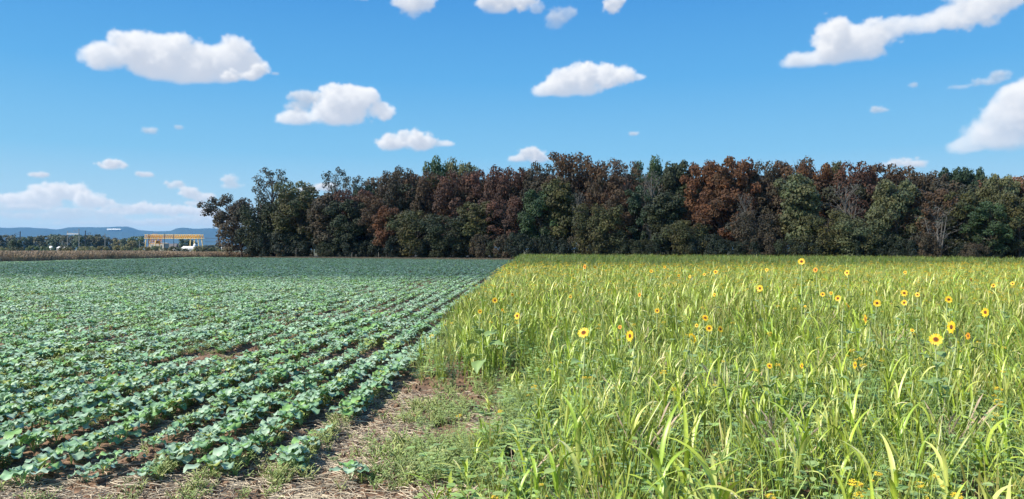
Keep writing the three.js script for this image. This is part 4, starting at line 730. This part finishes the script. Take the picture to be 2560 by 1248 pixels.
// ---- scatter the cover crop
{
  R = mulberry(121);
  const zones = [[3.1, 9.3, 105], [9.3, 20, 85], [20, 45, 48], [45, 118, 17]];
  const G = grassLow.map(() => []), FG = fineGrass.map(() => []), BW = broadWeed.map(() => []), VT = vetch.map(() => []), MS = [], MH = [[], []], DRY = [], grassAll = [], weedAll = [];
  for (const [d0, d1, dens] of zones) {
    const area = (d1 - d0) * (0.94 * (d0 + d1) / 2 + 2), N = Math.round(area * dens);
    for (let k = 0; k < N; k++) {
      const d = Math.sqrt(mix(d0 * d0, d1 * d1, R())), x = rr(-1.8, 0.94 * d1);
      if (x > 0.94 * d + 0.4 || x < edgeX(d) - (d < 9.3 ? 0.35 * R() * R() : 0.12 * R()) || !inView(x, d, 1.4) || d > 112 - 0.6 * x) continue;
      const top = cropTop(x, d), patch = fbm(x * 0.35 + 9, d * 0.3, 2, 3), y = groundY(x, d) - 0.01, w = R(), lum = rr(0.85, 1.15), far = sm(30, 60, d);
      const scaleTo = (h) => Math.max(0.12, clearView(x, d, h + y) - y);
      if (w < mix(mix(0.24, 0.27, sm(6, 14, d)), 0.40, far) * mix(0.5, 1.5, patch)) {
        const c = pick(SG), h = top * rr(0.75, 1.18), H = scaleTo(h), o = { x, y, z: -d, d, ry: R() * 6.28, sx: clamp(h / 0.95, 0.6, 1.15) * mix(mix(1.45, 0.95, sm(4.2, 7, d)), 1.25, far), sy: H / 0.95, c: [c[0] * lum, c[1] * lum, c[2] * lum], rx: rr(-0.07, 0.07), rz: rr(-0.07, 0.07) }; grassAll.push(o);
      } else if (w < mix(0.42, 0.6, sm(7, 14, d))) { const h = scaleTo(top * rr(0.6, 1.0)), c = pick([[0.34, 0.44, 0.075], [0.25, 0.36, 0.055], [0.45, 0.48, 0.14], [0.30, 0.40, 0.055]]); FG[Math.floor(R() * 3)].push({ x, y, z: -d, ry: R() * 6.28, sy: h, sx: clamp(h * rr(0.9, 1.5), 0.35, 1.2), c: [c[0] * lum, c[1] * lum, c[2] * lum] }); }
      else if (w < mix(0.43, 0.612, sm(7, 14, d)) && d < 30) { const h = scaleTo(top * rr(0.5, 0.9)); DRY.push({ x, y, z: -d, ry: R() * 6.28, sy: h, sx: 0.9 }); }
      else if (w < mix(0.76, 0.74, far)) { const h = scaleTo(top * rr(0.55, 0.98)), c = pick([[0.28, 0.42, 0.11], [0.22, 0.36, 0.09], [0.36, 0.48, 0.14]]); weedAll.push({ x, y, z: -d, d, ry: R() * 6.28, sy: h, sx: rr(0.9, 1.3), c: [c[0] * lum, c[1] * lum, c[2] * lum] }); }
      else if (w < mix(0.95, 0.86, sm(8, 25, d))) { const h = scaleTo(top * rr(0.45, 0.8) * mix(0.85, 1, sm(5, 9, d))); VT[Math.floor(R() * 2)].push({ x, y, z: -d, ry: R() * 6.28, sy: h, sx: rr(0.55, 0.8), c: [0.11 * lum, 0.20 * lum, 0.065 * lum] }); }
      else if (d > 6) { const h = scaleTo(top * rr(0.85, 1.1)), m = { x, y, z: -d, ry: R() * 6.28, sy: h, sx: rr(0.8, 1.1) }; MS.push(m); if (R() < (d > 13 && d < 50 ? 0.95 : 0.35) * sm(0.3, 0.55, patch + 0.1)) MH[k % 2].push({ x, y: y + h * 0.98, z: -d, ry: R() * 6.28, s: rr(0.7, 1.3) * mix(0.9, 1.7, sm(10, 35, d)) }); }
    }
  }
  grassAll.sort((a, b) => a.d - b.d); weedAll.sort((a, b) => a.d - b.d);
  const inA = grassAll.filter((o) => inView(o.x, o.d, 1) && o.d > 3.5).slice(0, 300), setA = new Set(inA);
  R = mulberry(122);
  for (const o of inA) {
    const g = base('grass_plant', o.x, o.y, o.z, o.ry); g.rotation.set(o.rx, o.ry, o.rz, 'YXZ'); g.scale.set(o.sx, o.sy, o.sx);
    const side = pixSide(o.x, o.d); tag(g, `tall broad-bladed green grass plant in the foreground cover crop, ${side}`, 'grass plant', `foreground grass plants, ${side}`);
    const p = pick(grassProtos); part('stem', p.stem, stemM, g); const mm = pick(sgMats); for (const l of p.leaves) part('leaf', l.geo, l.dead && R() < 0.5 ? dryBlade : R() < 0.8 ? mm : pick(sgMats), g);
  }
  for (const o of grassAll) if (!setA.has(o)) G[Math.floor(R() * 6)].push(o);
  for (const o of weedAll) BW[Math.floor(R() * 3)].push(o);
  const wm = leafMat([1, 1, 1], 0.42, 0.36), wm2 = leafMat([1, 1, 1], 0.6, 0.32);
  stuff('cover_crop_grass', 'dense bright green grass of the cover crop beyond the foreground', 'grass', [...G.map((l, k) => ['grass_plants', grassLow[k], wm, l]), ...FG.map((l, k) => ['fine_grass', fineGrass[k], wm, l]), ['dry_stalks', fineGrass[1], dryM, DRY]]);
  stuff('cover_crop_weeds', 'leafy weeds and vetch growing between the cover crop grasses', 'weeds', [...BW.map((l, k) => ['leafy_weeds', broadWeed[k], wm2, l]), ...VT.map((l, k) => ['vetch', vetch[k], wm2, l])]);
  stuff('far_mustard', 'yellow mustard bloom dotted through the farther cover crop', 'mustard', [['stalks', mustStalk, stemM, MS], ['flowers', mustardGeos[0], mustM, MH[0]], ['flowers', mustardGeos[1], mustM, MH[1]]]);
  console.log('cover crop', grassAll.length, weedAll.length);
}
function pixSide(x, d) { const a = x / d; return a < 0.02 ? 'beside the bare patch' : a < 0.25 ? 'right of the bare patch' : a < 0.45 ? 'below the big bright sunflower\'s left' : 'towards the right edge'; }
// mustard plants of the foreground
[[2139, 1212, 30, 'mustard plant with the biggest yellow flower cluster at the bottom edge'], [2146, 1241, 20, 'short mustard plant just below the biggest flower cluster'], [2394, 1243, 24, 'mustard plant cut by the bottom edge, right of the biggest cluster'], [2297, 1214, 22, 'mustard plant between the biggest cluster and the cut one'], [2196, 1187, 18, 'mustard plant right above the biggest cluster'], [1928, 1244, 20, 'mustard plant at the bottom edge left of the biggest cluster'], [2497, 974, 16, 'upper one of three mustard plants at the right side'], [2496, 1005, 17, 'middle one of three mustard plants at the right side'], [2488, 1038, 15, 'lower one of three mustard plants at the right side'], [2339, 1192, 14, 'small mustard plant above the one cut by the bottom edge'], [2130, 878, 14, 'mustard plant below the drooping edge-on sunflower'], [1476, 944, 12, 'upper one of two mustard plants right of the bare patch'], [1474, 968, 12, 'lower one of two mustard plants right of the bare patch'], [1335, 968, 13, 'mustard plant at the right rim of the bare patch'], [1236, 1245, 14, 'mustard plant at the bottom edge below the bare patch'], [1353, 1213, 12, 'small mustard plant above the bottom edge right of the bare soil']].forEach(([px, py, size, label], n) => {
  R = mulberry(3000 + n); let d = 0.055 * F / size; d = Math.min(d, (EYE - 0.45) * F / (py - 624)); const p = at(px, py, d), gy = groundY(p.x, -p.z), h = p.y - gy, o = base('mustard_plant', p.x, gy, p.z, R() * 6.28); tag(o, label, 'mustard', 'foreground mustard plants');
  const s = part('stem', mustStalk, stemM, o); s.scale.set(0.9, h / 0.98, 0.9); const k = size * d / F / 0.05;
  const c = part('flower_cluster', mustardGeos[0], mustM, o); c.position.y = h; c.scale.setScalar(k); for (let j = 0; j < 2; j++) { const q = part('flower_cluster', mustardGeos[1], mustM, o); q.position.set(rr(-0.05, 0.05), h - rr(0.03, 0.09), rr(-0.05, 0.05)); q.scale.setScalar(k * 0.7); }
  for (let j = 0; j < 4; j++) { const l = part('leaf', heartGs[0], sunLeafM, o); l.position.y = h * rr(0.25, 0.7); l.rotation.set(0.2, j * 1.9, rr(0, 0.5), 'YXZ'); l.scale.setScalar(0.6); }
});

// ---------------------------------------------------------------- soil litter: straw, clods, low weeds
{
  R = mulberry(131);
  const bare = (x, d) => { let m = 0; if (x > -2.05 && x < edgeX(d) + 0.25 && d < 9.6) m = 0.75; if (d < 5.5) m = Math.max(m, 0.8); if (x <= -2.05) { const ph = Math.abs((((-1.84 - x) / 0.46) % 1 + 1) % 1 - 0.5); m = Math.max(m, ph < 0.2 ? mix(0.4, 0.15, sm(6, 12, d)) : 0.04); } return m * sm(0.28, 0.62, fbm(x * 1.3, d * 1.3, 9, 3)); };
  const sg = [0, 1, 2].map((k) => { const gb = new GB(), b = rr(-0.02, 0.02); gb.tube([[-0.08, 0, 0], [-0.02, 0.006, b], [0.05, 0.004, b * 0.6], [0.09, 0.0, -b]], 0.0028, 0.0022, 4); return gb.geo(); });
  const S = [[], [], []], CL = [], LW = [[], []];
  for (let k = 0; k < 42000; k++) { const d = 4.6 + 8 * Math.pow(R(), 1.4), x = rr(-6, 0.2); if (!inView(x, d) || R() > bare(x, d)) continue; const v = rr(0.6, 1.25); S[k % 3].push({ x, y: groundY(x, d) + rr(0.004, 0.03), z: -d, ry: R() * 6.28, rx: rr(-0.15, 0.15), rz: rr(-0.28, 0.28), sx: rr(0.35, 1.15), sy: rr(0.8, 1.5), c: [0.50 * v, 0.42 * v, 0.30 * v] }); }
  const clod = new THREE.IcosahedronGeometry(1, 1); { const P = clod.attributes.position; for (let k = 0; k < P.count; k++) { const x = P.getX(k), y = P.getY(k), z = P.getZ(k), n = 0.7 + 0.6 * noise3(x * 1.7 + 4, y * 1.7 + 4, z * 1.7 + 4); P.setXYZ(k, x * n, y * n * 0.75, z * n); } clod.computeVertexNormals(); }
  for (let k = 0; k < 15000; k++) { const d = 4.5 + 9 * Math.pow(R(), 1.3), x = rr(-6.5, 0.4); if (!inView(x, d)) continue; const s = 0.005 + 0.03 * Math.pow(R(), 5), v = rr(0.75, 1.25); CL.push({ x, y: groundY(x, d) + s * 0.3, z: -d, ry: R() * 6.28, rx: R(), s, c: [0.17 * v, 0.105 * v, 0.062 * v] }); }
  // low weeds: thick in the bare patch and its rim, thin under the rows
  for (let k = 0; k < 34000; k++) {
    const d = 4.9 + 13 * Math.pow(R(), 1.5), x = rr(-9, 0.5); if (!inView(x, d)) continue;
    let m = 0; if (x <= -1.6) { const ph = Math.abs((((-1.84 - x) / 0.46) % 1 + 1) % 1 - 0.5); m = ph > 0.3 ? 0.9 : 0.06; m *= sm(0.3, 0.6, fbm(x * 0.9, d * 0.9, 21, 2)); }
    if (x > -1.62 && x < edgeX(d) + 0.3 && d > 5.25 && d < 9.6) m = Math.max(m, 0.62 * sm(0.38, 0.66, fbm(x * 1.9, d * 1.9, 31, 4)) * sm(-1.7, -1.0, x) * (d > 8.2 ? 0.3 : 1));
    if (d < 5.4 && x < -1.0) m *= 0.3;
    if (R() > m) continue; const v = rr(0.75, 1.25), c = pick([[0.31, 0.37, 0.10], [0.23, 0.32, 0.08], [0.38, 0.42, 0.15]]); LW[k % 2].push({ x, y: groundY(x, d), z: -d, ry: R() * 6.28, s: rr(0.5, 1.15) * (x > -1.6 ? 1.15 : 0.85), c: [c[0] * v, c[1] * v, c[2] * v] });
  }
  const TW = [];
  for (let k = 0; k < 1500; k++) { const d = rr(5.3, 9.4), x = rr(-1.6, edgeX(d) + 0.2); if (R() > (0.1 + 0.8 * sm(-1.3, -0.4, x)) * sm(0.3, 0.6, fbm(x * 2, d * 2, 41, 3)) * (d > 8.2 ? 0.4 : 1)) continue; const v = rr(0.8, 1.2), h = rr(0.1, 0.26) * mix(0.7, 1.2, sm(-1.4, -0.4, x)); TW.push({ x, y: groundY(x, d), z: -d, ry: R() * 6.28, sy: h, sx: rr(0.35, 0.55), c: [0.31 * v, 0.41 * v, 0.12 * v] }); }
  const strawM = new THREE.MeshStandardMaterial({ color: 0xffffff, roughness: 0.7 }), clodM = new THREE.MeshStandardMaterial({ color: 0xffffff, roughness: 0.95 });
  const weedM = leafMat([1, 1, 1], 0.65, 0.3);
  stuff('straw_litter', 'pale straw scattered over the soil between the two crops', 'straw', sg.map((g, k) => ['straws', g, strawM, S[k]]));
  stuff('soil_clods', 'crumbs and clods of brown soil', 'soil', [['clods', clod, clodM, CL]]);
  stuff('low_weeds', 'small olive weeds covering the bare patch and the foot of the rows', 'weeds', [...lowWeed.map((g, k) => ['weeds', g, weedM, LW[k]]), ['taller_weeds', broadWeed[1], weedM, TW]]);
  console.log('litter', S.map((a) => a.length), CL.length, LW.map((a) => a.length));
}

scene.traverse((o) => { if (o.isMesh) { o.castShadow = true; o.receiveShadow = true; } });
renderer.render(scene, camera);
